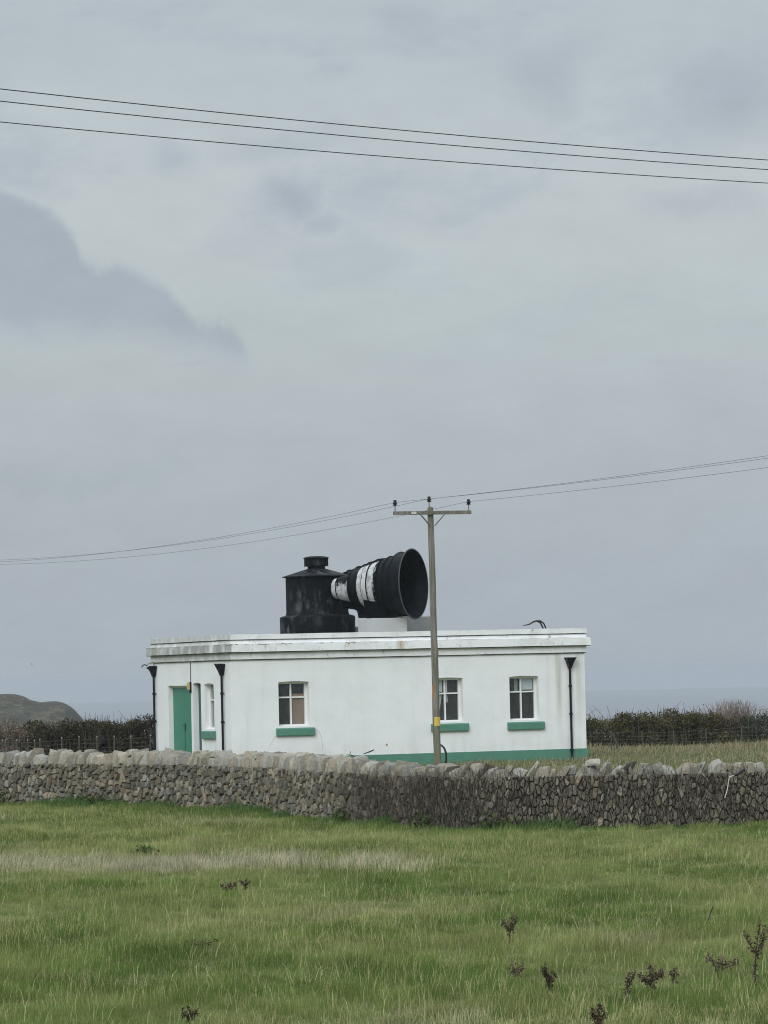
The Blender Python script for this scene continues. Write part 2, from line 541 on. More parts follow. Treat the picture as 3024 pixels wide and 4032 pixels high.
# horn: black paint peeled away to pale undercoat in rings (x runs along the axis)
m, g = new_mat('peeling_horn_paint')
p = g.n('ShaderNodeTexCoord').outputs['Object']
x, y, z = g.xyz(p)
wob = g.m('MULTIPLY_ADD', g.noise(g.mapv(p, (3.0, 5.0, 5.0)), 1.0, 6, 0.7), 0.9, -0.45)
rag = g.noise(g.mapv(p, (7.0, 4.0, 4.0), (4, 4, 1)), 1.0, 6, 0.72)
X = g.m('DIVIDE', g.m('ADD', x, g.m('MULTIPLY', wob, 0.25)), 2.63)
b1 = [(0.0, 0.95), (0.062, 0.0), (0.070, 0.50), (0.240, 0.0), (0.272, 0.12), (0.375, 0.80), (0.438, 0.10), (0.446, 0.84),
      (0.512, 0.0), (0.524, 0.80), (0.612, 0.42), (0.648, 0.0)]
rm = g.ramp(X, [(a, (q, q, q, 1)) for a, q in b1], 'CONSTANT')
wz_ = g.ramp(X, [(0.0, (0, 0, 0, 1)), (0.070, (1, 1, 1, 1)), (0.240, (0.08, 0.08, 0.08, 1)), (0.52, (-0.0, 0, 0, 1))], 'CONSTANT')
lo = g.m('MULTIPLY', g.m('MULTIPLY', g.m('ADD', z, -0.13), -1.6), wz_)
v = g.m('ADD', g.m('ADD', rm, lo), g.m('MULTIPLY_ADD', rag, 1.3, -0.65))
k = g.m('MULTIPLY', g.sm(v, 0.46, 0.56), g.m('GREATER_THAN', rm, 0.05))
grime = g.noise(g.mapv(p, (6, 6, 6)), 1.0, 6, 0.65)
pale = g.mix(g.sm(grime, 0.42, 0.72), (0.50, 0.51, 0.515, 1), (0.22, 0.22, 0.215, 1))
blk = g.mix(g.sm(grime, 0.45, 0.75), (0.004, 0.006, 0.009, 1), (0.012, 0.014, 0.017, 1))
b = g.n('ShaderNodeBsdfPrincipled', {'Base Color': g.mix(k, blk, pale), 'Roughness': 0.55})
b.inputs['Specular IOR Level'].default_value = 0.08
finish(g, b, g.m('MULTIPLY', k, -1.0), 0.01, 0.5)
M['horn'] = m
M['rim'] = simple('worn_rim', (0.055, 0.058, 0.060), 0.6, 0.6, 9.0)
M['hornblack'] = simple('black_horn_paint', (0.004, 0.006, 0.009), 0.55, 0.5, 5.0, bump=0.2, spec=0.07)

# window glass
m, g = new_mat('window_glass')
fr = g.n('ShaderNodeFresnel', {'IOR': 1.5}).outputs[0]
gl = g.n('ShaderNodeBsdfGlossy', {'Color': (0.9, 0.95, 1, 1), 'Roughness': 0.02})
tr = g.n('ShaderNodeBsdfTransparent', {'Color': (0.93, 0.95, 0.95, 1)})
bk = g.n('ShaderNodeNewGeometry').outputs['Backfacing']
fr = g.m('MULTIPLY', fr, g.m('SUBTRACT', 1.0, bk))
mx = g.n('ShaderNodeMixShader', {0: fr, 1: tr.outputs[0], 2: gl.outputs[0]})
df = g.n('ShaderNodeBsdfDiffuse', {'Color': (0.55, 0.58, 0.60, 1)})
dn = g.noise(g.n('ShaderNodeTexCoord').outputs['Object'], 5.0, 4, 0.6)
mx2 = g.n('ShaderNodeMixShader', {0: g.m('MULTIPLY_ADD', dn, 0.07, 0.01), 1: mx.outputs[0], 2: df.outputs[0]})
g.nt.links.new(mx2.outputs[0], g.n('ShaderNodeOutputMaterial').inputs[0])
M['glass'] = m

# field turf under the blades
m, g = new_mat('turf')
p = g.n('ShaderNodeTexCoord').outputs['Object']
n = g.noise(p, 0.45, 6, 0.6)
nf = g.noise(p, 9.0, 5, 0.7)
c = g.mix(g.sm(n, 0.35, 0.68), (0.090, 0.115, 0.035, 1), (0.145, 0.145, 0.065, 1))
c = g.mix(g.m('MULTIPLY', g.sm(nf, 0.45, 0.75), 0.5), c, (0.16, 0.14, 0.085, 1))
b = g.n('ShaderNodeBsdfPrincipled', {'Base Color': c, 'Roughness': 0.95})
b.inputs['Specular IOR Level'].default_value = 0.1
finish(g, b, nf, 0.05, 0.6)
M['turf'] = m

m, g = new_mat('sea_water')
p = g.n('ShaderNodeTexCoord').outputs['Object']
n = g.noise(g.mapv(p, (0.02, 0.006, 1)), 1.0, 6, 0.6)
c = g.mix(n, (0.07, 0.08, 0.09, 1), (0.10, 0.11, 0.12, 1))
b = g.n('ShaderNodeBsdfPrincipled', {'Base Color': c, 'Roughness': 0.45})
finish(g, b, g.noise(g.mapv(p, (0.25, 0.09, 1)), 1.0, 5, 0.65), 0.5, 0.4)
M['sea'] = m

m, g = new_mat('headland_turf_and_rock')
p = g.n('ShaderNodeTexCoord').outputs['Object']
n = g.noise(g.mapv(p, (0.5, 0.08, 1.6)), 1.0, 7, 0.7)
n2 = g.noise(g.mapv(p, (1.3, 0.2, 3.4), (3, 2, 1)), 1.0, 6, 0.75)
n3 = g.noise(g.mapv(p, (1.0, 0.15, 4.2), (9, 2, 4)), 1.0, 5, 0.75)
c = g.mix(g.sm(n, 0.38, 0.66), (0.040, 0.044, 0.032, 1), (0.105, 0.092, 0.060, 1))
c = g.mix(g.m('MULTIPLY', g.sm(n2, 0.46, 0.56), 0.9), c, (0.040, 0.036, 0.028, 1))
c = g.mix(g.m('MULTIPLY', g.sm(n3, 0.58, 0.68), 0.6), c, (0.22, 0.195, 0.15, 1))
b = g.n('ShaderNodeBsdfPrincipled', {'Base Color': c, 'Roughness': 0.95})
finish(g, b, n2, 0.6, 0.7)
M['headland'] = m


# ------------------------------------------------------------------ ground
def gz(x, y):
    x = np.asarray(x, float)
    y = np.asarray(y, float)
    b = (fbm(x * 0.22 + 5, y * 0.16 + 3, 3) - 0.5) * 0.16
    b = b * sstep(y, 20, 30) * (1 - sstep(y, 62, 68)) + (fbm(x * 0.3, y * 0.3, 2) - 0.5) * 0.05
    z = b + 1.15 * (1 - sstep(y, 2, 27)) + 0.10 * sstep(y, 96, 114)
    z = z - 1.2 * sstep(y, 150, 205)
    return z


xs = np.unique(np.concatenate([np.linspace(-400, -20, 24), np.arange(-20, 20, 0.5), np.linspace(20, 400, 24)]))
ys = np.unique(np.concatenate([np.linspace(-300, 18, 24), np.arange(18, 82, 0.5), np.linspace(82, 210, 80)]))
XX, YY = np.meshgrid(xs, ys)
ZZ = gz(XX, YY)
V = np.stack([XX, YY, ZZ], -1).reshape(-1, 3).tolist()
nx, ny = len(xs), len(ys)
Fc = [(j * nx + i, j * nx + i + 1, (j + 1) * nx + i + 1, (j + 1) * nx + i) for j in range(ny - 1) for i in range(nx - 1)]
# cliff: the field ends seaward and drops to the water
k0 = len(V)
for i in range(nx):
    wob = 6 * math.sin(xs[i] * 0.11) + 4 * math.sin(xs[i] * 0.037 + 2)
    V.append((xs[i], 216 + wob * 0.4, -4.0))
for i in range(nx):
    V.append((xs[i], 236 + 8 * math.sin(xs[i] * 0.05), -56.0))
for i in range(nx - 1):
    a = (ny - 1) * nx + i
    Fc.append((a, a + 1, k0 + i + 1, k0 + i))
    Fc.append((k0 + i, k0 + i + 1, k0 + nx + i + 1, k0 + nx + i))
me = bpy.data.meshes.new('field')
me.from_pydata(V, [], Fc)
fld = link('field', me, M['turf'], None, True)
tag(fld, 'rough green pasture running from the foreground past the wall to the cliff edge', 'field', None, 'structure')

sea = MB()
sn = 64
sv = [(0, 0, 0)] + [(12000 * math.cos(2 * math.pi * i / sn), 12000 * math.sin(2 * math.pi * i / sn), 0) for i in range(sn)]
sea.add(sv, [(0, i + 1, (i + 1) % sn + 1) for i in range(sn)])
seo = sea.build('sea', M['sea'])
seo.location = (0, 0, -50)
tag(seo, 'grey sea fading into the hazy horizon behind the building', 'sea', None, 'structure')

# headland on the left
prof = [(-120, 3.6), (-70, 3.0), (-52, 2.4), (-41.0, 1.98), (-39.6, 1.92), (-38.5, 1.72), (-37.8, 1.28), (-37.2, 1.12),
        (-36.6, 0.98), (-35.9, 1.02), (-35.2, 1.06), (-34.6, 0.95), (-34.2, 0.80), (-33.7, 0.45), (-33.2, 0.02),
        (-32.8, -0.55), (-32.45, -1.05), (-31.7, -2.2), (-30.6, -4.2), (-29, -8), (-26, -18), (-24, -30), (-23, -52)]
px = np.array([a for a, _ in prof])
pz = np.array([b for _, b in prof])
hx = np.unique(np.concatenate([np.linspace(-120, -45, 30), np.arange(-45, -29, 0.22), np.linspace(-29, -23, 20)]))
hy = np.linspace(-60, 110, 70)
HV, HF = [], []
for j, yy in enumerate(hy):
    for i, xx in enumerate(hx):
        top = np.interp(xx - 0.03 * max(yy, 0) * 0, px, pz)
        # near side slopes down towards the viewer, far side runs on level
        drop = 0.0 if yy > 0 else (-yy) * 0.10 + 0.0022 * yy * yy
        nz = (float(fbm(xx * 0.5 + 3, yy * 0.12 + 1, 4)) - 0.5) * (1.1 if yy < 0 else 0.25) * min(1.0, 0.15 + abs(yy) / 12)
        HV.append((xx * (1 + yy / 420.0), 420 + yy, top - drop + nz - (max(0, yy) * 0.004)))
nh = len(hx)
for j in range(len(hy) - 1):
    for i in range(nh - 1):
        HF.append((j * nh + i, j * nh + i + 1, (j + 1) * nh + i + 1, (j + 1) * nh + i))
me = bpy.data.meshes.new('headland')
me.from_pydata(HV, [], HF)
ho = link('headland', me, M['headland'], None, True)
tag(ho, 'grassy headland with a steep right end on the far left', 'headland', None, 'structure')

# ------------------------------------------------------------------ fog signal building
YAW = 0.3682
BC = Vector((-4.6455, 117.514, 0))
L_, D_ = 11.43, 7.475
bld = empty('fog_signal_building', BC, YAW,
            'long white flat-roofed building with green sills behind the stone wall', 'building')
Z0 = -0.05


def panel(mb, length, z0, z1, ops, fn, depth):
    """wall face with openings (a0, a1, zb, zt, rise) and their reveals; fn(a, z, d) -> point"""
    def quad(p):
        k = len(mb.v)
        mb.v += [tuple(q) for q in p]
        mb.f.append(tuple(range(k, k + len(p))))
    a = 0.0
    for (a0, a1, zb, zt, rise) in sorted(ops):
        quad([fn(a, z0, 0), fn(a0, z0, 0), fn(a0, z1, 0), fn(a, z1, 0)])
        if zb > z0 + 1e-4:
            quad([fn(a0, z0, 0), fn(a1, z0, 0), fn(a1, zb, 0), fn(a0, zb, 0)])
            quad([fn(a0, zb, 0), fn(a1, zb, 0), fn(a1, zb, depth), fn(a0, zb, depth)])
        ns = 8
        arc = []
        for i in range(ns + 1):
            t = i / ns
            arc.append((a0 + (a1 - a0) * t, zt + rise * (1 - (2 * t - 1) ** 2)))
        for i in range(ns):
            (u0, v0), (u1, v1) = arc[i], arc[i + 1]
            quad([fn(u0, v0, 0), fn(u1, v1, 0), fn(u1, z1, 0), fn(u0, z1, 0)])
            quad([fn(u0, v0, 0), fn(u0, v0, depth), fn(u1, v1, depth), fn(u1, v1, 0)])
        quad([fn(a0, zb, 0), fn(a0, zb, depth), fn(a0, zt, depth), fn(a0, zt, 0)])
        quad([fn(a1, zb, 0), fn(a1, zt, 0), fn(a1, zt, depth), fn(a1, zb, depth)])
        a = a1
    quad([fn(a, z0, 0), fn(length, z0, 0), fn(length, z1, 0), fn(a, z1, 0)])


WZ = [(1.493, 2.455, 1.385), (6.435, 7.395, 1.385), (8.925, 9.885, 1.372)]
ZT, RISE = 2.690, 0.026
fr_fn = lambda a, z, d: (a, d, z)
lf_fn = lambda a, z, d: (d, a, z)
ZTOP = 3.965
mb = MB()
panel(mb, L_, Z0, ZTOP, [(a, b_, z, ZT, RISE) for a, b_, z in WZ], fr_fn, 0.34)
panel(mb, D_, Z0, ZTOP, [(1.576, 2.465, 1.335, 2.665, 0.045), (2.80, 3.545, Z0, 2.70, 0.03), (3.755, 5.973, Z0, 2.655, 0.0)], lf_fn, 0.34)
mb.add([(L_, 0, Z0), (L_, D_, Z0), (L_, D_, ZTOP), (L_, 0, ZTOP)], [(0, 1, 2, 3)])
mb.add([(0, D_, Z0), (L_, D_, Z0), (L_, D_, ZTOP), (0, D_, ZTOP)], [(0, 3, 2, 1)])
mb.build('wall', M['wall'], bld)
MB().box(0.02, L_ - 0.02, 0.02, D_ - 0.02, 3.90, 3.96).build('roof_slab', M['lead'], bld)
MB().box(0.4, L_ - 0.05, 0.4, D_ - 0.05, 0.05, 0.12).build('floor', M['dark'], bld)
MB().box(0.36, L_ - 0.02, 3.3, 3.36, 0.13, 3.89).build('added_dark_partition', M['dark'], bld)  # dark partition added so the rooms behind the glass stay dim


def slab_ring(name, e, z0, z1, mat, inner=0.35, slope=0.0):
    """string course right round the building; slope sets the top edge back"""
    mb = MB()
    o = [(-e, -e), (L_ + e, -e), (L_ + e, D_ + e), (-e, D_ + e)]
    t = [(-e + slope, -e + slope), (L_ + e - slope, -e + slope), (L_ + e - slope, D_ + e - slope), (-e + slope, D_ + e - slope)]
    i = [(inner, inner), (L_ - inner, inner), (L_ - inner, D_ - inner), (inner, D_ - inner)]
    # edges are cut every half metre and nudged a little, as hand-floated render is
    vs, fs = [], []
    rr = random.Random(int(z0 * 1000))
    for s_ in range(4):
        a0, a1 = Vector(o[s_]), Vector(o[(s_ + 1) % 4])
        b0, b1 = Vector(t[s_]), Vector(t[(s_ + 1) % 4])
        c0, c1 = Vector(i[s_]), Vector(i[(s_ + 1) % 4])
        n = max(2, int((a1 - a0).length / 0.35))
        k = len(vs)
        for q in range(n + 1):
            f = q / n
            d1 = 0 if q in (0, n) else rr.uniform(-1, 1)
            d2 = 0 if q in (0, n) else rr.uniform(-1, 1)
            p, u, c_ = a0.lerp(a1, f), b0.lerp(b1, f), c0.lerp(c1, f)
            vs += [(c_.x, c_.y, z0), (p.x, p.y, z0 + d1 * 0.004), (u.x, u.y, z1 + d2 * 0.007), (c_.x, c_.y, z1)]
        for q in range(n):
            for e_ in range(3):
                fs.append((k + q * 4 + e_, k + (q + 1) * 4 + e_, k + (q + 1) * 4 + e_ + 1, k + q * 4 + e_ + 1))
    mb.add(vs, fs)
    return mb.build(name, mat, bld)


slab_ring('cornice_band', 0.055, 3.395, 3.590, M['coping'])
slab_ring('cornice_fascia', 0.165, 3.612, 3.848, M['cornice'], slope=0.012)
slab_ring('parapet_upstand', 0.060, 3.850, 3.962, M['coping'], slope=0.03)
slab_ring('parapet_coping', 0.070, 3.980, 4.130, M['coping'])

M['darkstrip'] = simple('dark_strip_paint', (0.045, 0.038, 0.045), 0.8, 0.3, 6.0)  # thin dark strips added to strengthen the line under each tier
slab_ring('added_dark_strip', 0.045, 3.372, 3.3945, M['darkstrip'])
slab_ring('added_dark_strip', 0.150, 3.591, 3.6115, M['darkstrip'])
slab_ring('added_dark_strip', 0.060, 3.963, 3.9795, M['darkstrip'])
# plinth in lengths between the doors
MB().box(-0.03, L_ + 0.03, -0.03, 0.2, Z0, 0.462).build('plinth', M['green'], bld)
MB().box(-0.028, 0.2, 0.201, 2.76, Z0, 0.46).build('plinth', M['green'], bld)
MB().box(-0.028, 0.2, 6.02, D_ + 0.03, Z0, 0.46).build('plinth', M['green'], bld)
MB().box(L_ - 0.2, L_ + 0.028, 0.201, D_ + 0.03, Z0, 0.461).build('plinth', M['green'], bld)


def window(a0, a1, zb, zt, fn, kind, flip=1):
    """timber window set back in its opening; fn maps (along, up, depth)"""
    DP = 0.20 if kind else 0.165
    def bx(mb, u0, u1, v0, v1, d0, d1):
        P = [fn(u, v, d) for v in (v0, v1) for (u, d) in ((u0, d0), (u1, d0), (u1, d1), (u0, d1))]
        mb.add(P, [(0, 3, 2, 1), (4, 5, 6, 7), (0, 1, 5, 4), (1, 2, 6, 5), (2, 3, 7, 6), (3, 0, 4, 7)])
    fw = 0.055
    h = zt - zb
    zt2 = zt + RISE * 0.9
    trz = zb + h * 0.655
    um = (a0 + a1) / 2 - 0.03
    mb = MB()
    bx(mb, a0 + 0.002, a0 + fw - 0.02, zb, zt2, DP, DP + 0.08)
    bx(mb, a1 - fw - 0.02, a1 - 0.002, zb, zt2, DP, DP + 0.08)
    bx(mb, a0 + fw - 0.02, a1 - fw - 0.02, zb, zb + 0.05, DP, DP + 0.08)
    bx(mb, a0 + fw - 0.02, a1 - fw - 0.02, zt - (0.05 if kind else 0.005), zt2, DP, DP + 0.08)
    fro = mb.build('window', M['whitepaint'], bld)
    mb = MB()
    bx(mb, um - 0.022, um + 0.022, zb + 0.05, zt, DP - 0.01, DP + 0.055)
    mb.build('mullion', M['whitepaint'], fro)
    mb = MB()
    bx(mb, a0 + 0.04, um - 0.0225, trz - 0.022, trz + 0.022, DP - 0.006, DP + 0.055)
    bx(mb, um + 0.0225, a1 - 0.078, trz - 0.022, trz + 0.022, DP - 0.006, DP + 0.055)
    mb.build('transom', M['whitepaint'], fro)
    for (u0, u1) in ((a0 + 0.036, um - 0.023), (um + 0.023, a1 - 0.077)):
        for (v0, v1) in ((zb + 0.051, trz - 0.023), (trz + 0.023, zt + 0.02)):
            mb = MB()
            bx(mb, u0, u1, v0, v1, DP + 0.025, DP + 0.031)
            mb.build('pane', M['glass'], fro)
    # sloped ledge and green sill
    e = 0.09 if kind else 0.10
    mb = MB()
    P = [fn(a0 + 0.003, zb + 0.004, DP), fn(a1 - 0.003, zb + 0.004, DP), fn(a1 - 0.003, zb - 0.05, -0.004), fn(a0 + 0.003, zb - 0.05, -0.004)]
    mb.add(P, [(0, 1, 2, 3)])
    mb.build('ledge', M['whitepaint'], fro)
    mb = MB()
    s0, s1 = a0 - 0.10, a1 + 0.145
    if kind is None:
        s0, s1 = a0 - 0.13, a1 + 0.14
    zt_, zb_ = zb - 0.068, zb - 0.288
    cs = [(0.02, zb_), (-0.075, zb_), (-0.085, zb_ + 0.015), (-0.085, zt_ - 0.02), (-0.075, zt_), (0.02, zt_ + 0.02)]
    vs = [fn(u, v, d) for u in (s0, s1) for d, v in cs]
    n = len(cs)
    fs = [(i, (i + 1) % n, n + (i + 1) % n, n + i) for i in range(n)] + [tuple(range(n)), tuple(range(2 * n - 1, n - 1, -1))]
    mb.add(vs, fs)
    mb.build('sill', M['green'], fro)
    # what hangs behind the glass
    if kind == 'board':
        mb = MB()
        bx(mb, um + 0.02, a1 - 0.03, zb + 0.03, trz + 0.10, DP + 0.06, DP + 0.075)
        mb.build('board', M['board'], fro)
    if kind == 'curtain':
        mb = MB()
        ys_ = 0.10
        pts = []
        for (u, v) in ((a0 + 0.03, trz), (um - 0.05, trz), (um - 0.14, zb + 0.34), (um - 0.20, zb + 0.05), (a0 + 0.03, zb + 0.05)):
            pts.append(fn(u, v, DP + ys_))
        for (u, v) in ((a0 + 0.03, trz), (um - 0.05, trz), (um - 0.14, zb + 0.34), (um - 0.20, zb + 0.05), (a0 + 0.03, zb + 0.05)):
            pts.append(fn(u, v, DP + ys_ + 0.015))
        mb.add(pts, [(0, 1, 2, 3, 4), (9, 8, 7, 6, 5), (0, 5, 6, 1), (1, 6, 7, 2), (2, 7, 8, 3), (3, 8, 9, 4)])
        mb.build('curtain', M['cloth'], fro)
        mb = MB()
        pts = [fn(u, v, d) for d in (DP + 0.09, DP + 0.10) for (u, v) in
               ((um + 0.02, trz), (um + 0.11, trz), (um + 0.135, zb + 0.58), (um + 0.03, zb + 0.60))]
        mb.add(pts, [(0, 1, 2, 3), (7, 6, 5, 4), (0, 4, 5, 1), (1, 5, 6, 2), (2, 6, 7, 3), (3, 7, 4, 0)])
        mb.build('curtain', M['cloth'], fro)
        mb = MB()
        bx(mb, um + 0.06, um + 0.10, trz + 0.03, zt - 0.01, DP + 0.05, DP + 0.09)
        mb.build('open_casement_stile', M['whitepaint'], fro)
        mb = MB()
        bx(mb, a0 + 0.05, um - 0.055, trz + 0.05, zt - 0.02, DP + 0.06, DP + 0.07)
        mb.build('pale_sheet', M['sheet'], fro)  # pale sheet behind the upper left pane
    if kind == 'pale_sheet':
        mb = MB()
        bx(mb, um + 0.05, a1 - 0.095, trz + 0.06, zt - 0.02, DP + 0.06, DP + 0.07)
        mb.build('pale_sheet', M['sheet'], fro)  # pale sheet behind the upper right pane
        mb = MB()
        bx(mb, um - 0.17, um - 0.06, trz + 0.03, zt - 0.02, DP + 0.10, DP + 0.11)
        mb.build('curtain', M['concrete2'], fro)
    return fro


window(*WZ[0], ZT, fr_fn, 'board')
window(*WZ[1], ZT, fr_fn, 'curtain')
window(*WZ[2], ZT, fr_fn, 'pale_sheet')
window(1.576, 2.465, 1.335, 2.665, lf_fn, None)

# double door and narrow side door in the left face
dr = MB().box(0.15, 0.20, 3.757, 4.86, Z0 + 0.15, 2.60).build('door', M['door'], bld)
MB().box(0.135, 0.149, 4.78, 4.83, 1.28, 1.50).build('handle', M['black'], dr)
MB().box(0.142, 0.1495, 4.84, 4.885, Z0 + 0.15, 1.45).build('closing_strip', M['door_dark'], dr)
dr2 = MB().box(0.15, 0.20, 4.866, 5.971, Z0 + 0.15, 2.60).build('door', M['door'], bld)
MB().box(0.14, 0.1495, 4.93, 5.06, 1.42, 1.46).build('handle', M['door_dark'], dr2)
MB().box(0.13, 0.21, 3.757, 5.971, 2.602, 2.653).build('door_head', M['whitepaint'], bld)
sd = MB().box(0.17, 0.22, 2.802, 3.543, Z0 + 0.15, 2.72).build('side_door', M['door_dark'], bld)
MB().box(0.155, 0.1695, 2.87, 2.91, 1.2, 1.34).build('handle', M['black'], sd)
MB().box(0.0, 0.33, 2.80, 5.973, Z0, Z0 + 0.149).build('doorstep', M['concrete2'], bld)

# bulkhead lamp beside the door with its cable
lp = MB().box(-0.05, -0.002, 3.68, 3.76, 2.43, 2.76).build('bulkhead_lamp', M['black'], bld)
MB().box(-0.125, -0.051, 3.69, 3.755, 2.53, 2.745).build('lens', M['lamp'], lp)
MB().tube([(-0.012, 3.72, 3.38), (-0.012, 3.72, 2.76)], 0.010, 6).build('cable', M['black'], bld)


def downpipe(fx, fy, nx_, ny_, ztop, zbot, torn=0.0):
    """cast-iron pipe with a tapering hopper head and collars; (nx_, ny_) points out of the wall"""
    px_, py_ = fx + nx_ * 0.075, fy + ny_ * 0.075
    mb = MB()
    mb.tube([(px_, py_, ztop - 0.22), (px_, py_, zbot + 0.16), (px_ + nx_ * 0.03, py_ + ny_ * 0.03, zbot)], 0.037, 10)
    for z in (ztop - 0.9, ztop - 1.75, zbot + 0.25):
        mb.tube([(px_, py_, z), (px_, py_, z + 0.06)], 0.055, 10)
        mb.box(min(px_, fx) - 0.02 * abs(ny_), max(px_, fx) + 0.02 * abs(ny_), min(py_, fy) - 0.02 * abs(nx_), max(py_, fy) + 0.02 * abs(nx_), z, z + 0.03)
    o = mb.build('downpipe', M['black'], bld, True)
    tx, ty = abs(ny_), abs(nx_)
    hv = []
    for (hw, out, z) in ((0.045, 0.045, ztop - 0.34), (0.075, 0.075, ztop - 0.22), (0.11, 0.10, ztop - 0.11), (0.148, 0.12, ztop - 0.03), (0.157, 0.125, ztop - 0.03), (0.157, 0.125, ztop)):
        cx, cy = fx + nx_ * (0.005 + out), fy + ny_ * (0.005 + out)
        if hw == 0.045:
            cx, cy = px_, py_
        for (a, b_) in ((-1, -1), (1, -1), (1, 1), (-1, 1)):
            hv.append((cx + tx * hw * a + nx_ * out * b_ * (1 if nx_ else 0), cy + ty * hw * a + ny_ * out * b_ * (1 if ny_ else 0), z + (torn * (a > 0) * (z > ztop - 0.04))))
    fs = []
    for i in range(5):
        for k in range(4):
            fs.append((i * 4 + k, i * 4 + (k + 1) % 4, (i + 1) * 4 + (k + 1) % 4, (i + 1) * 4 + k))
    fs.append((20, 21, 22, 23))
    MB().add(hv, fs).build('hopper_head', M['black'], o)
    return o


downpipe(10.905, 0, 0, -1, 3.245, 0.14)
downpipe(0, 0.60, -1, 0, 3.27, 0.10, 0.02)
d1 = downpipe(0, 7.20, -1, 0, 3.29, 0.10, -0.05)
MB().tube([(-0.22, 7.35, 3.30), (-0.30, 7.42, 3.34), (-0.36, 7.45, 3.30), (-0.37, 7.46, 3.25)], 0.018, 6).build('bent_bracket', M['black'], d1)
MB().tube([(-0.02, 7.2, 3.42), (-0.12, 7.3, 3.40), (-0.22, 7.38, 3.35)], [0.03, 0.04, 0.02], 6).build('broken_spout', M['concrete2'], d1)


# hairline cracks: thin proud ridges of filler that catch the light
def crack(pts):
    MB().tube([(a, -0.001, z) for a, z in pts], 0.0045, 4).build('crack', M['concrete2'], bld)


crack([(1.36, 1.10), (1.33, 1.06), (1.28, 0.97), (1.23, 0.88), (1.18, 0.80), (1.14, 0.77)])
crack([(2.60, 1.30), (2.68, 1.27), (2.75, 1.19), (2.80, 1.08), (2.83, 0.94), (2.84, 0.80), (2.85, 0.66)])
MB().lathe([(0.001, 0.0), (0.03, 0.004), (0.028, 0.012), (0.001, 0.014)], 8, 'z', (0, 0, 0), False).build('rusty_stain', M['orange'], bld).matrix_local = Matrix.Translation((4.889, -0.004, 0.756)) @ Matrix.Rotation(R(90), 4, 'X')

bm4 = bld.matrix_world if False else (Matrix.Translation(BC) @ Matrix.Rotation(YAW, 4, 'Z'))
loc2w = lambda s_, t_, z_: bm4 @ Vector((s_, t_, z_))

# ------------------------------------------------------------------ siren house (black drum) on the roof
dc = Vector((-2.133, 123.0, 3.962))
drum = empty('siren_house', dc, 0, 'black round siren house with conical cap and vent on the roof', 'siren house')
Zr = dc.z
MB().lathe([(1.165, 0.0), (1.165, 0.70), (1.14, 0.735), (1.0, 0.775), (0.98, 0.78)], 40).build('base', M['tar'], drum, True)
MB().lathe([(0.985, 0.781), (0.962, 0.86), (0.962, 1.94), (0.975, 1.965)], 40).build('drum', M['tar'], drum, True)
rf = MB().lathe([(0.95, 1.955), (1.068, 1.956), (1.072, 1.972), (0.92, 2.02), (0.60, 2.115), (0.36, 2.185), (0.285, 2.205)], 40).build('roof', M['tar'], drum, True)
v_ = MB().lathe([(0.275, 2.19), (0.270, 2.275), (0.335, 2.285), (0.348, 2.30), (0.348, 2.515), (0.33, 2.525)], 28).build('vent', M['tar'], drum, True)
MB().lathe([(0.30, 2.522), (0.402, 2.524), (0.405, 2.54), (0.34, 2.575), (0.20, 2.598), (0.02, 2.605)], 28).build('lid', M['tar'], v_, True)
for s_ in (-1, 1):
    MB().box(s_ * 0.36 - 0.012, s_ * 0.36 + 0.012, -0.02, 0.02, 2.27, 2.53).build('lug', M['tar'], v_)


# ------------------------------------------------------------------ fog horns
def horn(name, rear, mouth, label, L=2.63, mat=None):
    rear, mouth = Vector(rear), Vector(mouth)
    d = (mouth - rear).normalized()
    root = empty(name, (0, 0, 0), 0, label, 'fog horn', 'twin fog horns on the roof')
    q = d.to_track_quat('X', 'Z')
    root.matrix_world = Matrix.Translation(rear) @ q.to_matrix().to_4x4()
    # trumpet in its flanged lengths, then the flare
    secs = [('throat', [(0.0, 0.285), (0.03, 0.305), (0.165, 0.335)]),
            ('horn_section', [(0.172, 0.345), (0.635, 0.452)]),
            ('horn_section', [(0.668, 0.505), (0.985, 0.600)]),
            ('horn_section', [(0.990, 0.602), (1.36, 0.705)]),
            ('horn_section', [(1.385, 0.715), (1.715, 0.800)]),
            ('horn_section', [(1.735, 0.812), (1.95, 0.855)]),
            ('flare', [(1.962, 0.868), (2.16, 0.895), (2.30, 0.922), (2.44, 0.968), (2.55, 1.018), (2.625, 1.066), (2.63, 1.066)])]
    for i, (nm, pr) in enumerate(secs):
        prof = [(r, x) for x, r in pr]
        inn = [(r - 0.03, x) for x, r in reversed(pr)]
        mbx = MB()
        if i == len(secs) - 1:
            mbx.lathe(prof + [(r - 0.018 if x > 2.5 else r - 0.03, x) for x, r in reversed(pr)], 56, 'x', close=False)
        elif i == 0:
            mbx.lathe([(0.02, 0.0)] + prof + inn, 48, 'x', close=False)
        else:
            mbx.lathe(prof + inn + [prof[0]], 48, 'x', close=False)
        mbx.build(nm, mat or M['horn'], root, True)
    for x, r, wd in ((0.165, 0.362, 0.014), (0.635, 0.525, 0.036), (0.98, 0.618, 0.012), (1.362, 0.742, 0.024), (1.715, 0.842, 0.024), (1.95, 0.900, 0.016), (2.17, 0.915, 0.012)):
        MB().lathe([(r - 0.06, x), (r, x), (r, x + wd), (r - 0.06, x + wd)], 48, 'x', close=False).build('flange', M['hornblack'], root, True)
    MB().lathe([(1.045, 2.622), (1.078, 2.624), (1.085, 2.638), (1.078, 2.652), (1.045, 2.65)], 56, 'x', close=False).build('rim', M['rim'], root, True)
    return root, d


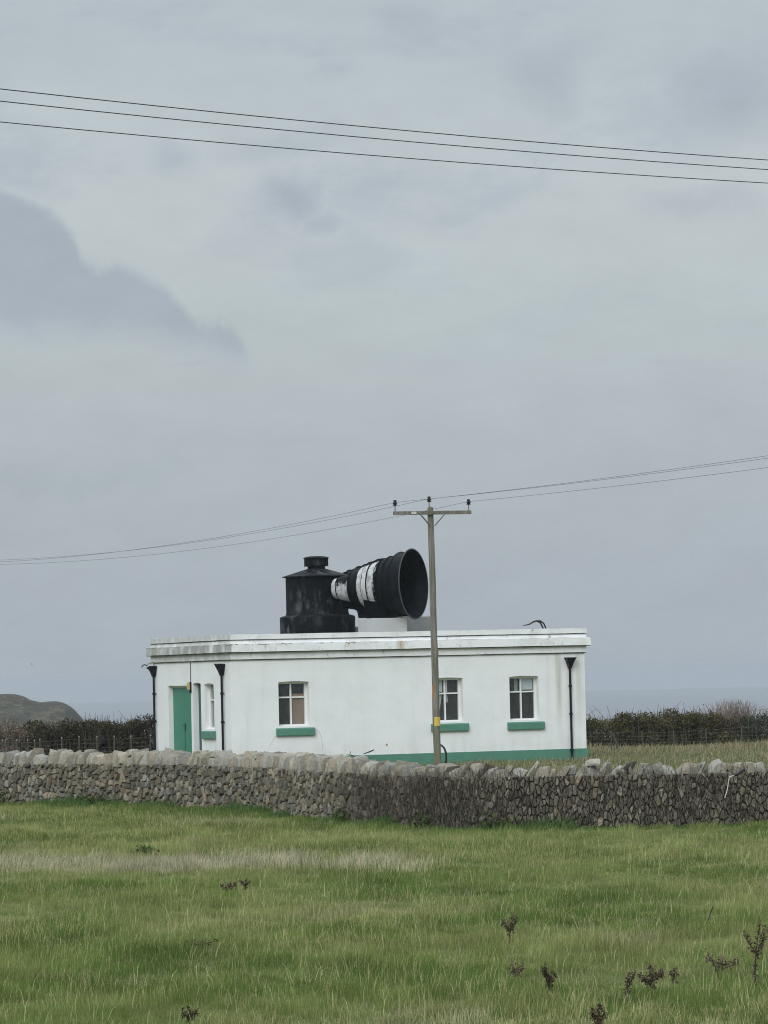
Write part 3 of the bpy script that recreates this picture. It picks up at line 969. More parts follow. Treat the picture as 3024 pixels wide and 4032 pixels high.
h1, hd1 = horn('fog_horn', (-1.553, 121.9, 5.514), (0.84, 120.8, 5.58),
               'large black fog horn with peeling white paint, mouth facing right and forward')
ang = R(28)
rear2 = Vector((-1.80, 123.3, 5.53))
h2, hd2 = horn('fog_horn', rear2, rear2 + Vector((math.cos(ang), math.sin(ang), 0.03)) * 2.6,
               'second fog horn half hidden behind the front one, pointing away', mat=M['hornblack'])

# cast cradles under each horn (parts of the horns)
def cradle(root, x0, x1, r0, r1, zb):
    """saddle web that follows the horn's underside down to the pedestal"""
    mb = MB()
    inv = root.matrix_world.inverted()
    wd = 0.34
    cs = []
    for xx, rr in ((x0, r0), (x1, r1)):
        ring = []
        for k in range(9):
            a = math.pi + math.pi * (0.18 + 0.64 * k / 8)
            ring.append(Vector((xx, rr * 0.97 * math.cos(a), rr * 0.97 * math.sin(a))))
        cs.append(ring)
    vs, fs = [], []
    for ring in cs:
        for p_ in ring:
            vs.append(p_)
        wA = root.matrix_world @ ring[0]
        wB = root.matrix_world @ ring[-1]
        for p_ in (wA, wB):
            q_ = p_.copy()
            q_.z = zb
            m_ = (wA + wB) / 2
            q_.x = m_.x + (q_.x - m_.x) * 0.55
            q_.y = m_.y + (q_.y - m_.y) * 0.55
            vs.append(inv @ q_)
    n = 11
    order = list(range(9)) + [10, 9]
    fs.append(tuple(order))
    fs.append(tuple(n + i for i in reversed(order)))
    for i in range(n):
        a, b_ = order[i], order[(i + 1) % n]
        fs.append((a, n + a, n + b_, b_))
    mb.add(vs, fs)
    mb.build('cradle', M['hornblack'], root)


bpy.context.view_layer.update()
cradle(h1, 1.17, 1.88, 0.655, 0.845, 4.562)
cradle(h2, 1.20, 1.85, 0.66, 0.84, 4.63)
# air elbow from the siren house to each throat, with a valve chest slung below
i1 = h1.matrix_world.inverted()
MB().tube([i1 @ Vector(p_) for p_ in ((-1.75, 122.5, 5.48), (-1.62, 122.2, 5.50), (-1.50, 121.93, 5.512))], [0.2, 0.22, 0.24], 20).build('air_elbow', M['hornblack'], h1, True)
MB().tube([i1 @ Vector(p_) for p_ in ((-1.30, 122.1, 5.02), (-0.95, 121.95, 4.98), (-0.62, 121.75, 4.83), (-0.38, 121.6, 4.72))], [0.10, 0.12, 0.15, 0.13], 12).build('air_pipe', M['hornblack'], h1, True)
i2 = h2.matrix_world.inverted()
MB().tube([i2 @ Vector(p_) for p_ in ((-2.1, 123.1, 5.51), (-1.78, 123.31, 5.53))], [0.22, 0.28], 20).build('air_elbow', M['hornblack'], h2, True)
for hx_, hr_ in ((0.30, 0.37), (0.78, 0.53), (1.12, 0.63), (1.55, 0.75), (1.84, 0.83)):
    MB().lathe([(hr_ - 0.05, hx_), (hr_ + 0.06, hx_ + 0.01), (hr_ + 0.06, hx_ + 0.05), (hr_ - 0.05, hx_ + 0.06)], 40, 'x', close=False).build('flange', M['hornblack'], h2, True)


# pedestals
def block(name, s0, s1, t0, t1, z0, z1, mat, label):
    mb = MB()
    b_ = 0.012
    mb.add([(s0, t0, z0), (s1, t0, z0), (s1, t1, z0), (s0, t1, z0), (s0, t0, z1 - b_), (s1, t0, z1 - b_), (s1, t1, z1 - b_), (s0, t1, z1 - b_),
            (s0 + b_, t0 + b_, z1), (s1 - b_, t0 + b_, z1), (s1 - b_, t1 - b_, z1), (s0 + b_, t1 - b_, z1)],
           [(0, 3, 2, 1), (0, 1, 5, 4), (1, 2, 6, 5), (2, 3, 7, 6), (3, 0, 4, 7), (4, 5, 9, 8), (5, 6, 10, 9), (6, 7, 11, 10), (7, 4, 8, 11), (8, 9, 10, 11)])
    o = mb.build(name, mat)
    o.matrix_world = bm4.copy()
    return tag(o, label, 'pedestal')


block('horn_pedestal', 4.985, 6.12, 1.25, 2.45, 3.961, 4.562, M['concrete'], 'pale concrete block carrying the front fog horn')
block('horn_pedestal', 6.80, 7.75, 3.30, 4.5, 3.961, 4.63, M['concrete2'], 'grey concrete block at the right behind the front horn mouth')
block('roof_kerb_block', 5.55, 5.80, 4.4, 4.7, 3.961, 4.36, M['concrete2'], 'tiny grey block in the gap between siren house and pale pedestal')
# goosenecked conduits near the right end of the roof
rp = empty('roof_conduit', loc2w(11.0, 3.5, 3.961), YAW, 'pair of bent black conduits rising near the right end of the roof', 'conduit')
MB().tube([(0.19, 0.0, 0.0), (0.185, 0, 0.25), (0.10, 0, 0.41), (-0.03, 0, 0.465), (-0.15, 0, 0.43), (-0.27, 0, 0.365), (-0.42, 0, 0.335), (-0.50, 0.0, 0.33)], [0.028, 0.028, 0.028, 0.028, 0.026, 0.022, 0.016, 0.008], 8).build('conduit', M['rubber'], rp, True)
MB().tube([(0.31, 0.05, 0.0), (0.305, 0.05, 0.24), (0.24, 0.05, 0.38), (0.13, 0.05, 0.46), (0.0, 0.04, 0.468), (-0.12, 0.03, 0.44)], 0.026, 8).build('conduit', M['rubber'], rp, True)
for o_ in rp.children:
    o_.location.x = 0.40

# ------------------------------------------------------------------ power pole
PX, PY = 1.185, 100.0
pole = empty('power_pole', (PX, PY, 0.0), 0, 'weathered wooden power pole with crossarm in front of the white building', 'power pole')
pts, rad = [], []
for i in range(15):
    f = i / 14
    pts.append((-0.03 * f + 0.004 * math.sin(i * 1.3) + 0.015, 0.003 * math.cos(i), -0.2 + f * 7.2))
    rad.append(0.096 - 0.021 * f + 0.0018 * math.sin(i * 2.1))
pts.append((-0.012, 0, 7.03))
rad.append(0.045)
MB().tube(pts, rad, 14).build('pole', M['pole'], pole, True)
cd = Vector((0.972, 0.235, 0)).normalized()     # crossarm direction
cn = Vector((-cd.y, cd.x, 0))
arm = MB()
av = []
for s_ in (-1.0, 1.015):
    for (o_, z_) in ((-0.14, 6.825), (-0.05, 6.825), (-0.05, 6.915), (-0.14, 6.915)):
        p_ = cd * s_ + cn * o_
        av.append((p_.x, p_.y, z_))
arm.add(av, [(0, 1, 2, 3), (7, 6, 5, 4), (0, 4, 5, 1), (1, 5, 6, 2), (2, 6, 7, 3), (3, 7, 4, 0)])
armo = arm.build('crossarm', M['pole'], pole)
for s_ in (-1, 1):
    a = cd * (s_ * 0.34) + cn * -0.147
    b_ = cd * (s_ * 0.06) + cn * -0.10
    MB().tube([(a.x, a.y, 6.86), (b_.x, b_.y, 6.545)], 0.018, 6).build('brace', M['galv'], pole)
MB().tube([tuple(cn * -0.175 + Vector((0.02, 0, 6.875))), tuple(cn * -0.14 + Vector((0.02, 0, 6.875)))], 0.03, 8).build('bolt', M['galv'], pole)
MB().box(-0.55, -0.42, -0.02, 0.0, 6.84, 6.895).build('plate', M['concrete'], armo).matrix_local = Matrix.Translation(cn * -0.142) @ Matrix.Rotation(math.atan2(cd.y, cd.x), 4, 'Z')
INS = []
for s_, zb in ((-0.955, 6.915), (-0.045, 7.02), (0.955, 6.915)):
    p_ = cd * s_ + (cn * -0.095 if abs(s_) > 0.5 else Vector((0, 0, 0)))
    zt = zb + (0.285 if abs(s_) > 0.5 else 0.265)
    z_ = zt - 0.135
    io = MB().lathe([(0.012, z_ - 0.01), (0.055, z_), (0.062, z_ + 0.012), (0.036, z_ + 0.03), (0.048, z_ + 0.045), (0.064, z_ + 0.055), (0.062, z_ + 0.068),
                     (0.034, z_ + 0.085), (0.036, z_ + 0.105), (0.046, z_ + 0.115), (0.044, z_ + 0.13), (0.02, z_ + 0.137)], 16, 'z', (p_.x, p_.y, 0)).build('insulator', M['porcelain'], pole, True)
    MB().tube([(p_.x, p_.y, zb - 0.03), (p_.x, p_.y, z_ + 0.02)], 0.013, 8).build('pin', M['galv'], io)
    INS.append(Vector((PX + p_.x, PY + p_.y, zt - 0.06)))
# yellow danger plate wrapped on the pole front, orange number tag above it


def plate(name, zc, h, a0, a1, r, mat):
    vs, fs = [], []
    n = 8
    for i in range(n + 1):
        a = a0 + (a1 - a0) * i / n
        for rr in (r, r + 0.004):
            for z in (zc - h / 2, zc + h / 2):
                vs.append((0.012 + rr * math.sin(a), -rr * math.cos(a), z))
    for i in range(n):
        k = i * 4
        fs += [(k + 2, k + 6, k + 7, k + 3), (k, k + 1, k + 5, k + 4), (k + 1, k + 3, k + 7, k + 5), (k, k + 4, k + 6, k + 2)]
    fs += [(0, 2, 3, 1), (n * 4, n * 4 + 1, n * 4 + 3, n * 4 + 2)]
    return MB().add(vs, fs).build(name, mat, pole, True)


plate('warning_plate', 1.625, 0.225, R(-38), R(75), 0.0935, M['yellow'])
plate('number_tag', 2.43, 0.22, R(-78), R(-38), 0.0915, M['orange'])
plate('number_tag', 2.27, 0.10, R(-70), R(-40), 0.0918, M['orange'])
hs = MB().tube([(0.07, 0.0, 1.04), (0.13, -0.01, 1.02), (0.19, -0.02, 0.95), (0.228, -0.03, 0.84), (0.235, -0.03, 0.70), (0.20, -0.03, 0.45), (0.17, -0.02, 0.0)], 0.026, 10).build('cable_guard_hose', M['rubber'], pole, True)

# wires of this line
wd_ = Vector((0.386, -0.923, 0)).normalized()


def wire(name, pts, r, label, group):
    return tag(MB().tube(pts, r, 6).build(name, M['wire'], None, True), label, 'wire', group)


names_ = ['left', 'middle', 'right']
for i, I in enumerate(INS):
    # away on the left, sagging; towards the viewer on the right
    left_end = Vector((-12.88, 133.0, 7.035)) + (I - INS[1]) * 0.92
    right_end = Vector((8.146, 84.0, 7.165)) + (I - INS[1]) * 0.95
    left_end.z = 7.035 - (0.04 if i == 2 else 0.0) + (0.015 if i == 1 else 0)
    right_end.z = 7.165 + (0.04 if i == 1 else -0.02 if i == 0 else -0.05)
    pts = []
    for k in range(25):
        f = 1.2 - 1.2 * k / 24
        p_ = I.lerp(left_end, f)
        p_.z = I.z - 1.40 * f + 1.16 * f * f - (0.05 if i == 2 else 0.0) * f
        pts.append(p_)
    for k in range(1, 25):
        f = 1.4 * k / 24
        p_ = I.lerp(right_end, f)
        p_.z = I.z + (right_end.z - I.z) * f - 0.16 * f * (1 - f)
        pts.append(p_)
    wire('power_wire', pts, 0.0040, 'thin wire on the %s insulator of the power pole' % names_[i], 'wires on the pole')
# nearer line across the top of the view
for i, (a, b_) in enumerate((((-4.196, 44.373), (5.167, 52.175)), ((-4.287, 45.302), (5.263, 53.181)), ((-4.451, 46.982), (5.405, 54.67)))):
    a, b_ = Vector((*a, 9.45)), Vector((*b_, 9.45))
    pts = []
    for k in range(33):
        f = -0.8 + 2.6 * k / 32
        p_ = a.lerp(b_, f)
        p_.z += 0.10 * ((f - 0.5) ** 2 * 4 - 1) * 0.5
        pts.append(p_)
    wire('overhead_wire', pts, 0.0062, ['topmost of the three wires across the upper sky', 'middle of the three wires across the upper sky',
                                        'lowest of the three wires across the upper sky'][i], 'wires across the upper sky')

# ------------------------------------------------------------------ dry stone wall
WP = [(-15.5, 99.5), (-12.2, 96.6), (-9.13, 93.3), (-6.79, 90.3), (-4.30, 86.2), (-2.70, 82.3), (-1.03, 76.7), (0.30, 72.3), (1.50, 70.3), (3.06, 69.9), (4.70, 69.5), (6.61, 69.7), (9.6, 69.5), (12.5, 69.3)]
wp = np.array(WP)
tt = np.arange(len(wp), dtype=float)
fine_t = np.linspace(0, len(wp) - 1, 700)


def catmull(P, t):
    i = np.clip(np.floor(t).astype(int), 0, len(P) - 2)
    f = (t - i)[:, None]
    p0, p1, p2, p3 = P[np.maximum(i - 1, 0)], P[i], P[i + 1], P[np.minimum(i + 2, len(P) - 1)]
    return 0.5 * (2 * p1 + (p2 - p0) * f + (2 * p0 - 5 * p1 + 4 * p2 - p3) * f ** 2 + (3 * p1 - p0 - 3 * p2 + p3) * f ** 3)


wc = catmull(wp, fine_t)
seg = np.r_[0, np.cumsum(np.linalg.norm(np.diff(wc, axis=0), axis=1))]
SL = seg[-1]
tang = np.gradient(wc, axis=0)
tang /= np.linalg.norm(tang, axis=1)[:, None]


def wpos(S):
    x = float(np.interp(S, seg, wc[:, 0]))
    y = float(np.interp(S, seg, wc[:, 1]))
    a = float(np.interp(S, seg, tang[:, 0]))
    b = float(np.interp(S, seg, tang[:, 1]))
    l = math.hypot(a, b)
    a, b = a / l, b / l
    return x, y, a, b          # outward normal (towards camera) = (b, -a)


def wpt(S, h, out):
    x, y, a, b = wpos(S)
    return (x + b * out, y - a * out, h)


FH = 0.965
wroot = empty('dry_stone_wall', (*wpos(SL * 0.6)[:2], 0), 0, 'long dry stone field wall with upright coping stones crossing the view', 'wall')
WO = Vector(wroot.location)
core = MB()
nS = 160
cv, cf = [], []
for i in range(nS + 1):
    S = SL * i / nS
    for (h, out) in ((-0.25, -0.055), (FH - 0.02, -0.055), (FH - 0.02, -0.50), (-0.25, -0.50)):
        cv.append(Vector(wpt(S, h, out)) - WO)
for i in range(nS):
    for k in range(4):
        cf.append((i * 4 + k, (i + 1) * 4 + k, (i + 1) * 4 + (k + 1) % 4, i * 4 + (k + 1) % 4))
core.add(cv, cf)
M['core'] = simple('earth_packed_rubble', (0.040, 0.036, 0.030), 0.95, 0.5, 12.0, bump=0.8)
core.build('wall_core', M['core'], wroot)

# where the wall turns square to the view the stones look smaller and browner
S_turn = float(np.interp(-0.9, wc[:, 0], seg))
S_l = float(np.interp(-9.3, wc[:, 0], seg))
S_r = float(np.interp(6.9, wc[:, 0], seg))
wid = lambda S: 0.112 + (0.066 - 0.112) * float(sstep(S, S_turn - 2.0, S_turn + 3.5))


def stone_tint(S, brown):
    v = random.choice((0.11, 0.14, 0.16, 0.18, 0.21, 0.28)) * random.uniform(0.85, 1.15)
    hue = random.random()
    c = (v * 1.04, v * 0.95, v * 0.74) if hue < 0.6 else (v * 1.10, v * 0.92, v * 0.66) if hue < 0.84 else (v, v * 0.97, v * 0.86)
    k = brown
    c = tuple(a * (1 - k) + b * k for a, b in zip(c, (v * 0.58, v * 0.49, v * 0.39)))
    return c


def clip(poly, nx_, ny_, d):
    out = []
    for i in range(len(poly)):
        p, q = poly[i], poly[(i + 1) % len(poly)]
        a, b = p[0] * nx_ + p[1] * ny_ - d, q[0] * nx_ + q[1] * ny_ - d
        if a <= 0:
            out.append(p)
        if (a < 0) != (b < 0) and a != b:
            t = a / (a - b)
            out.append((p[0] + (q[0] - p[0]) * t, p[1] + (q[1] - p[1]) * t))
    return out


# seeds in a warped space where stones are about 0.14 square
HH = 0.132
Ss = np.linspace(0, SL, 900)
Wm = np.r_[0, np.cumsum([HH / wid(s) * (Ss[1] - Ss[0]) for s in Ss[1:]])]
TOT = Wm[-1]
rows = 6.6
seeds = []
rh = FH / rows
for r_ in range(-1, 7):
    u = random.uniform(0, HH)
    while u < TOT:
        seeds.append((u + random.uniform(-0.035, 0.035), (r_ + 0.5) * rh + random.uniform(-0.072, 0.072)))
        u += HH * random.choice((0.55, 0.75, 0.9, 1.0, 1.2, 1.55))
seeds = np.array([q for q in seeds if random.random() > 0.14])
order = np.argsort(seeds[:, 0])
seeds = seeds[order]
stones = []
for i in range(len(seeds)):
    cx, cy = seeds[i]
    poly = [(cx - 0.22, max(cy - 0.2, -0.15)), (cx + 0.22, max(cy - 0.2, -0.15)), (cx + 0.22, min(cy + 0.2, FH)), (cx - 0.22, min(cy + 0.2, FH))]
    lo = np.searchsorted(seeds[:, 0], cx - 0.5)
    hi = np.searchsorted(seeds[:, 0], cx + 0.5)
    for j in range(lo, hi):
        if j == i:
            continue
        dx, dy = seeds[j][0] - cx, seeds[j][1] - cy
        mx, my = (seeds[j][0] + cx) / 2, (seeds[j][1] + cy) / 2
        poly = clip(poly, dx, dy, dx * mx + dy * my)
        if len(poly) < 3:
            break
    if len(poly) < 3:
        continue
    P = [(float(np.interp(u, Wm, Ss)), v) for u, v in poly]
    P = [p for k, p in enumerate(P) if math.dist(p, P[k - 1]) > 0.008]
    if len(P) < 3:
        continue
    ar = 0.5 * abs(sum(P[k][0] * P[(k + 1) % len(P)][1] - P[(k + 1) % len(P)][0] * P[k][1] for k in range(len(P))))
    cS = sum(p[0] for p in P) / len(P)
    cH = sum(p[1] for p in P) / len(P)
    stones.append((ar, cS, cH, P))


def stone_geo(cS, cH, P):
    brown = float(sstep(cS, S_turn - 3.0, S_turn + 2.0)) * random.uniform(0.4, 1.0)
    brown *= 1 - 0.55 * float(sstep(cS, S_turn + 4.5, S_turn + 7.5))
    c = stone_tint(cS, brown)
    pr = random.uniform(-0.005, 0.05)
    tx, tz = random.uniform(-0.3, 0.3), random.uniform(-0.15, 0.12)
    gap = random.uniform(0.76, 0.92)
    vs = []
    n = len(P)
    for (scl, out) in ((1.0, -0.055), (gap, pr - 0.022), (gap * random.uniform(0.80, 0.93), pr + 0.008)):
        for (a, b) in P:
            S = cS + (a - cS) * scl
            h = cH + (b - cH) * scl
            o = out + ((a - cS) * tx + (b - cH) * tz if scl < 0.99 else 0) + (random.uniform(-0.008, 0.008) if scl < 0.99 else 0)
            vs.append(wpt(S, h, o))
    vs.append(wpt(cS, cH, pr + random.uniform(0.008, 0.016)))
    fs = []
    for r_ in range(2):
        for k in range(n):
            fs.append((r_ * n + k, r_ * n + (k + 1) % n, (r_ + 1) * n + (k + 1) % n, (r_ + 1) * n + k))
    for k in range(n):
        fs.append((2 * n + k, 2 * n + (k + 1) % n, 3 * n))
    return vs, fs, c


def seen(s):
    vis = S_l - 0.3 < s[1] < S_r + 0.3 and s[2] > 0.05
    x, y, a, b = wpos(s[1])
    return (s[0] * abs(a * 1.0 + b * (-x / y)) / (y * y)) if vis else 0.0


stones.sort(key=seen, reverse=True)
rest = MB()
for i, (ar, cS, cH, P) in enumerate(stones):
    vs, fs, c = stone_geo(cS, cH, P)
    if i < 300:
        o3 = Vector(vs[-1])
        me = MB().add([Vector(v) - o3 for v in vs], fs, c).mesh('stone')
        o = link('stone', me, M['stone'], wroot)
        o.location = o3 - WO
    else:
        rest.add([Vector(v) - WO for v in vs], fs, c)
ro = rest.build('small_stone', M['stone'], wroot)
ro['kind'] = 'stuff'

# coping: rough slabs set on edge, leaning on one another
def rock_mesh(w_, d_, h_, c, lean, npts=14):
    bm = bmesh.new()
    ru = random.uniform
    skew = ru(-0.22, 0.22)
    for u in (-1, 1):
        for v in (-1, 1):
            bm.verts.new((u * w_ / 2 * ru(0.82, 1.0), v * d_ / 2 * ru(0.85, 1.0), ru(0, 0.02)))
            zz = h_ * ru(0.52, 1.0) * (1 + skew * u)
            bm.verts.new((u * w_ / 2 * ru(0.30, 0.80) + lean * zz, v * d_ / 2 * ru(0.5, 0.85), zz))
    for i in range(npts):
        u, v, z = ru(-1, 1), ru(-1, 1), ru(0.15, 1)
        m_ = (abs(u) ** 2.8 + abs(v) ** 2.8 + abs(2 * z - 1) ** 2.8) ** (1 / 2.8)
        u, v, z = u / m_, v / m_, 0.5 + (z - 0.5) / m_
        bm.verts.new((u * w_ / 2 * 1.03 + lean * z * h_, v * d_ / 2 * 1.03, z * h_ * 1.0))
    bmesh.ops.convex_hull(bm, input=bm.verts)
    bmesh.ops.delete(bm, geom=[v for v in bm.verts if not v.link_faces], context='VERTS')
    me = bpy.data.meshes.new('coping_stone')
    bm.to_mesh(me)
    bm.free()
    a = me.color_attributes.new('tint', 'FLOAT_COLOR', 'POINT')
    a.data.foreach_set('color', np.tile(np.array([*c, 1.0], dtype=np.float32), len(me.vertices)))
    return me


S = 0.1
ncop = 0
while S < SL - 0.2:
    rgt = float(sstep(S, S_turn - 1.5, S_turn + 2.0))
    wd = random.choice((0.12, 0.16, 0.20, 0.26, 0.36)) * (1 - rgt) + random.choice((0.07, 0.10, 0.13, 0.18, 0.26)) * rgt
    hh = random.uniform(0.23, 0.37) * (1 - rgt) + random.uniform(0.17, 0.29) * rgt
    dd = random.uniform(0.34, 0.50)
    v = random.choice((0.22, 0.28, 0.33, 0.30, 0.33, 0.38)) * random.uniform(0.85, 1.08)
    v *= (1 - 0.16 * rgt)
    c = random.choice(((v, v * 0.93, v * 0.77), (v * 1.02, v * 0.91, v * 0.71), (v * 0.97, v * 0.93, v * 0.82)))
    x, y, a, b = wpos(S + wd / 2)
    me = rock_mesh(wd * 1.16, dd, hh, c, random.uniform(-0.35, 0.5) * (0.6 + rgt))
    o = link('coping_stone', me, M['copingstone'], wroot, True)
    me.set_sharp_from_angle(angle=R(34))
    out = -0.24 + random.uniform(-0.04, 0.06)
    o.location = Vector((x + b * out, y - a * out, FH - 0.03 + random.uniform(-0.02, 0.015))) - WO
    o.rotation_euler = (random.uniform(-0.12, 0.12), 0, math.atan2(b, a) + random.uniform(-0.3, 0.3))
    ncop += 1
    S += wd
# loose stones laid on top here and there
for S in (S_l + 2.2, S_l + 5.6, S_l + 9.8, S_l + 12.4, S_turn - 1.2, S_turn + 0.4, S_turn + 8.6):
    x, y, a, b = wpos(S)
    v = random.uniform(0.34, 0.44)
    me = rock_mesh(random.uniform(0.22, 0.40), 0.3, random.uniform(0.10, 0.17), (v * 0.85, v * 0.8, v * 0.68), 0.1)
    o = link('coping_stone', me, M['copingstone'], wroot)
    o.location = Vector((x + b * -0.24, y + a * 0.24, FH + 0.17)) - WO
    o.rotation_euler = (0.1, random.uniform(-0.25, 0.25), math.atan2(b, a))


# ------------------------------------------------------------------ foliage helpers
def leaves(P, size, C, up=0.0, aspect=1.6):
    """one small bent leaf (two triangles) for every point"""
    n = len(P)
    a = rng.normal(size=(n, 3))
    a /= np.linalg.norm(a, axis=1)[:, None]
    a[:, 2] = a[:, 2] * (1 - up) + up
    a /= np.linalg.norm(a, axis=1)[:, None]
    b = np.cross(a, rng.normal(size=(n, 3)))
    b /= np.linalg.norm(b, axis=1)[:, None]
    s = size * rng.uniform(0.6, 1.35, (n, 1))
    V = np.empty((n, 4, 3))
    V[:, 0] = P
    V[:, 1] = P + a * s * 0.5 * aspect + b * s * 0.5
    V[:, 2] = P + a * s * aspect
    V[:, 3] = P + a * s * 0.5 * aspect - b * s * 0.5
    return V


def blades(x, y, z, h, wd, C, leanmax=0.45, wind=(0.35, 0.0), cang=None):
    n = len(x)
    an = rng.uniform(0, 2 * np.pi, n) if cang is None else cang + rng.normal(0, 0.7, n)
    ln = rng.uniform(0.05, leanmax, n) * h
    dx = np.cos(an) * ln + wind[0] * h * rng.uniform(0.0, 0.6, n)
    dy = np.sin(an) * ln + wind[1] * h
    sa = rng.uniform(0, np.pi, n)
    sxx, syy = np.cos(sa) * wd / 2, np.sin(sa) * wd / 2 * 0.5
    V = np.empty((n, 5, 3))
    V[:, 0] = np.stack([x - sxx, y - syy, z - 0.02], -1)
    V[:, 1] = np.stack([x + sxx, y + syy, z - 0.02], -1)
    mx_, my_ = x + dx * 0.38, y + dy * 0.38
    V[:, 2] = np.stack([mx_ + sxx * 0.8, my_ + syy * 0.8, z + h * 0.58], -1)
    V[:, 3] = np.stack([mx_ - sxx * 0.8, my_ - syy * 0.8, z + h * 0.58], -1)
    V[:, 4] = np.stack([x + dx, y + dy, z + h * (1 - 0.25 * np.clip(ln / np.maximum(h, 1e-3), 0, 1))], -1)
    return V


BP = [(0, 1, 2, 3), (3, 2, 4)]


def grass_obj(name, label, V, C):
    me = fast_mesh(name, V, 5, BP, C)
    o = link(name, me, M['grass'])
    return tag(o, label, 'grass', None, 'stuff')


# ------------------------------------------------------------------ field grass
def scatter(n, y0, y1, mx, power=0.0):
    y = rng.uniform(0, 1, n)
    # even per square metre, thinning with distance
    k = 1.0 - power
    y = (y0 ** (1 + k) + y * (y1 ** (1 + k) - y0 ** (1 + k))) ** (1 / (1 + k))
    half = y * 0.0975 + mx
    x = rng.uniform(-1, 1, n) * half
    return x, y


def behind_wall(x, y):
    wy = np.interp(x, wc[:, 0], wc[:, 1])
    return y > wy - 0.02


def tan_amount(x, y):
    """how much of the sward is dry straw"""
    n = fbm(x * 0.35 + 2, y * 0.22 + 8, 4)
    t = 0.10 + 0.50 * sstep(n, 0.50, 0.74)
    edge = 57.6 - 0.10 * x + 0.9 * (fbm(x * 0.4, y * 0 + 3, 3) - 0.5) * 2 - 2.6 * sstep(x, -1.5, 2.5)
    bn = fbm(x * 0.8 + 40, y * 0.35 + 12, 3)
    band = sstep(y, edge - 0.8, edge + 0.9) * (1 - 0.75 * sstep(bn, 0.46, 0.66) * sstep(x, -4.0, -1.0)) * (1 - sstep(y, edge + 1.5, edge + 11.5)) * (1 - 0.30 * sstep(x, -3.2, 1.8)) * (1 - 0.15 * sstep(x, 2.0, 5.0))
    far = sstep(y, edge + 4, edge + 9)
    t = t * (1 - 0.30 * far) + 0.30 * far
    t = np.maximum(t, band * (0.78 + 0.30 * n))
    below = (1 - sstep(y, edge - 0.6, edge - 0.2)) * sstep(y, edge - 6.5, edge - 1)
    t = t * (1 - 0.75 * below * (1 - sstep(x, -1.0, 2.5)))
    t = t * (1 - 0.8 * sstep(y, np.interp(x, wc[:, 0], wc[:, 1]) - 7.0, np.interp(x, wc[:, 0], wc[:, 1]) - 1.5))
    t = t + 0.22 * (vnoise(x * 1.7 + 5, y * 0.9 + 31) - 0.5) * (1 - band)
    return np.clip(t, 0, 1)


NG = 780000
x, y = scatter(NG, 28.5, 92.5, 1.6, 1.5)
ok = ~behind_wall(x, y)
x, y = x[ok], y[ok]
n = len(x)
t = tan_amount(x, y)
cl = fbm(x * 0.9 + 30, y * 0.6 + 4, 3)
clf = vnoise(x * 3.4 + 3, y * 2.2 + 40)
tus = sstep(clf * 0.60 + cl * 0.55, 0.40, 0.78)            # tussocks stand up, hollows between them lie low
dryb = rng.random(n) < (t * 0.80 + 0.04)
h = (0.028 + 0.115 * tus + 0.025 * cl) * rng.uniform(0.5, 1.35, n)
h = np.where(dryb, h * rng.uniform(0.9, 1.45, n), h)
h *= 0.8 + 0.5 * sstep(t, 0.5, 0.95)
wdt = rng.uniform(0.0030, 0.0066, n) * (0.55 + 0.011 * y)
gsel = np.clip((fbm(x * 0.45 + 60, y * 0.30 + 7, 4) - 0.5) * 2.0 + 0.47 + rng.normal(0, 0.15, n), 0, 1)
gd, gm, gl_ = np.array([0.088, 0.145, 0.036]), np.array([0.148, 0.206, 0.056]), np.array([0.242, 0.276, 0.104])
gc = np.where(gsel[:, None] < 0.5, gd + (gm - gd) * (gsel * 2)[:, None], gm + (gl_ - gm) * ((gsel - 0.5) * 2)[:, None])
ts = rng.random(n)[:, None]
tc = np.array([0.22, 0.225, 0.085]) + (np.array([0.42, 0.40, 0.20]) - np.array([0.22, 0.225, 0.085])) * ts
strong = sstep(t, 0.45, 0.9)[:, None]
tc = tc * (1 - strong) + strong * (np.array([0.36, 0.32, 0.20]) + 0.18 * ts)
C = np.where(dryb[:, None], tc, gc) * rng.uniform(0.75, 1.25, (n, 1)) * (0.78 + 0.44 * vnoise(x * 2.3 + 9, y * 1.2 + 2))[:, None]
cang = 2 * np.pi * vnoise(x * 1.9 + 11, y * 1.3 + 5) * 2
V = blades(x, y, gz(x, y), h, wdt, C, 0.5, (0.25, 0.0), cang)
grass_obj('field_grass', 'rough pasture grass mixed green and straw in front of the wall', V, C)

# tall pale stalks standing out of the sward
NS = 9000
x, y = scatter(NS, 29, 66, 1.5, 1.8)
t = tan_amount(x, y)
ok = (~behind_wall(x, y)) & (rng.random(NS) < 0.15 + 0.6 * fbm(x * 0.6, y * 0.5, 3))
x, y = x[ok], y[ok]
n = len(x)
h = rng.uniform(0.10, 0.26, n)
C = np.array([0.50, 0.50, 0.27]) * rng.uniform(0.65, 1.15, (n, 1))
V = blades(x, y, gz(x, y), h, rng.uniform(0.0035, 0.006, n), C, 0.75, (0.25, 0))
grass_obj('straw_stalks', 'scattered pale bent straw stalks among the field grass', V, C)

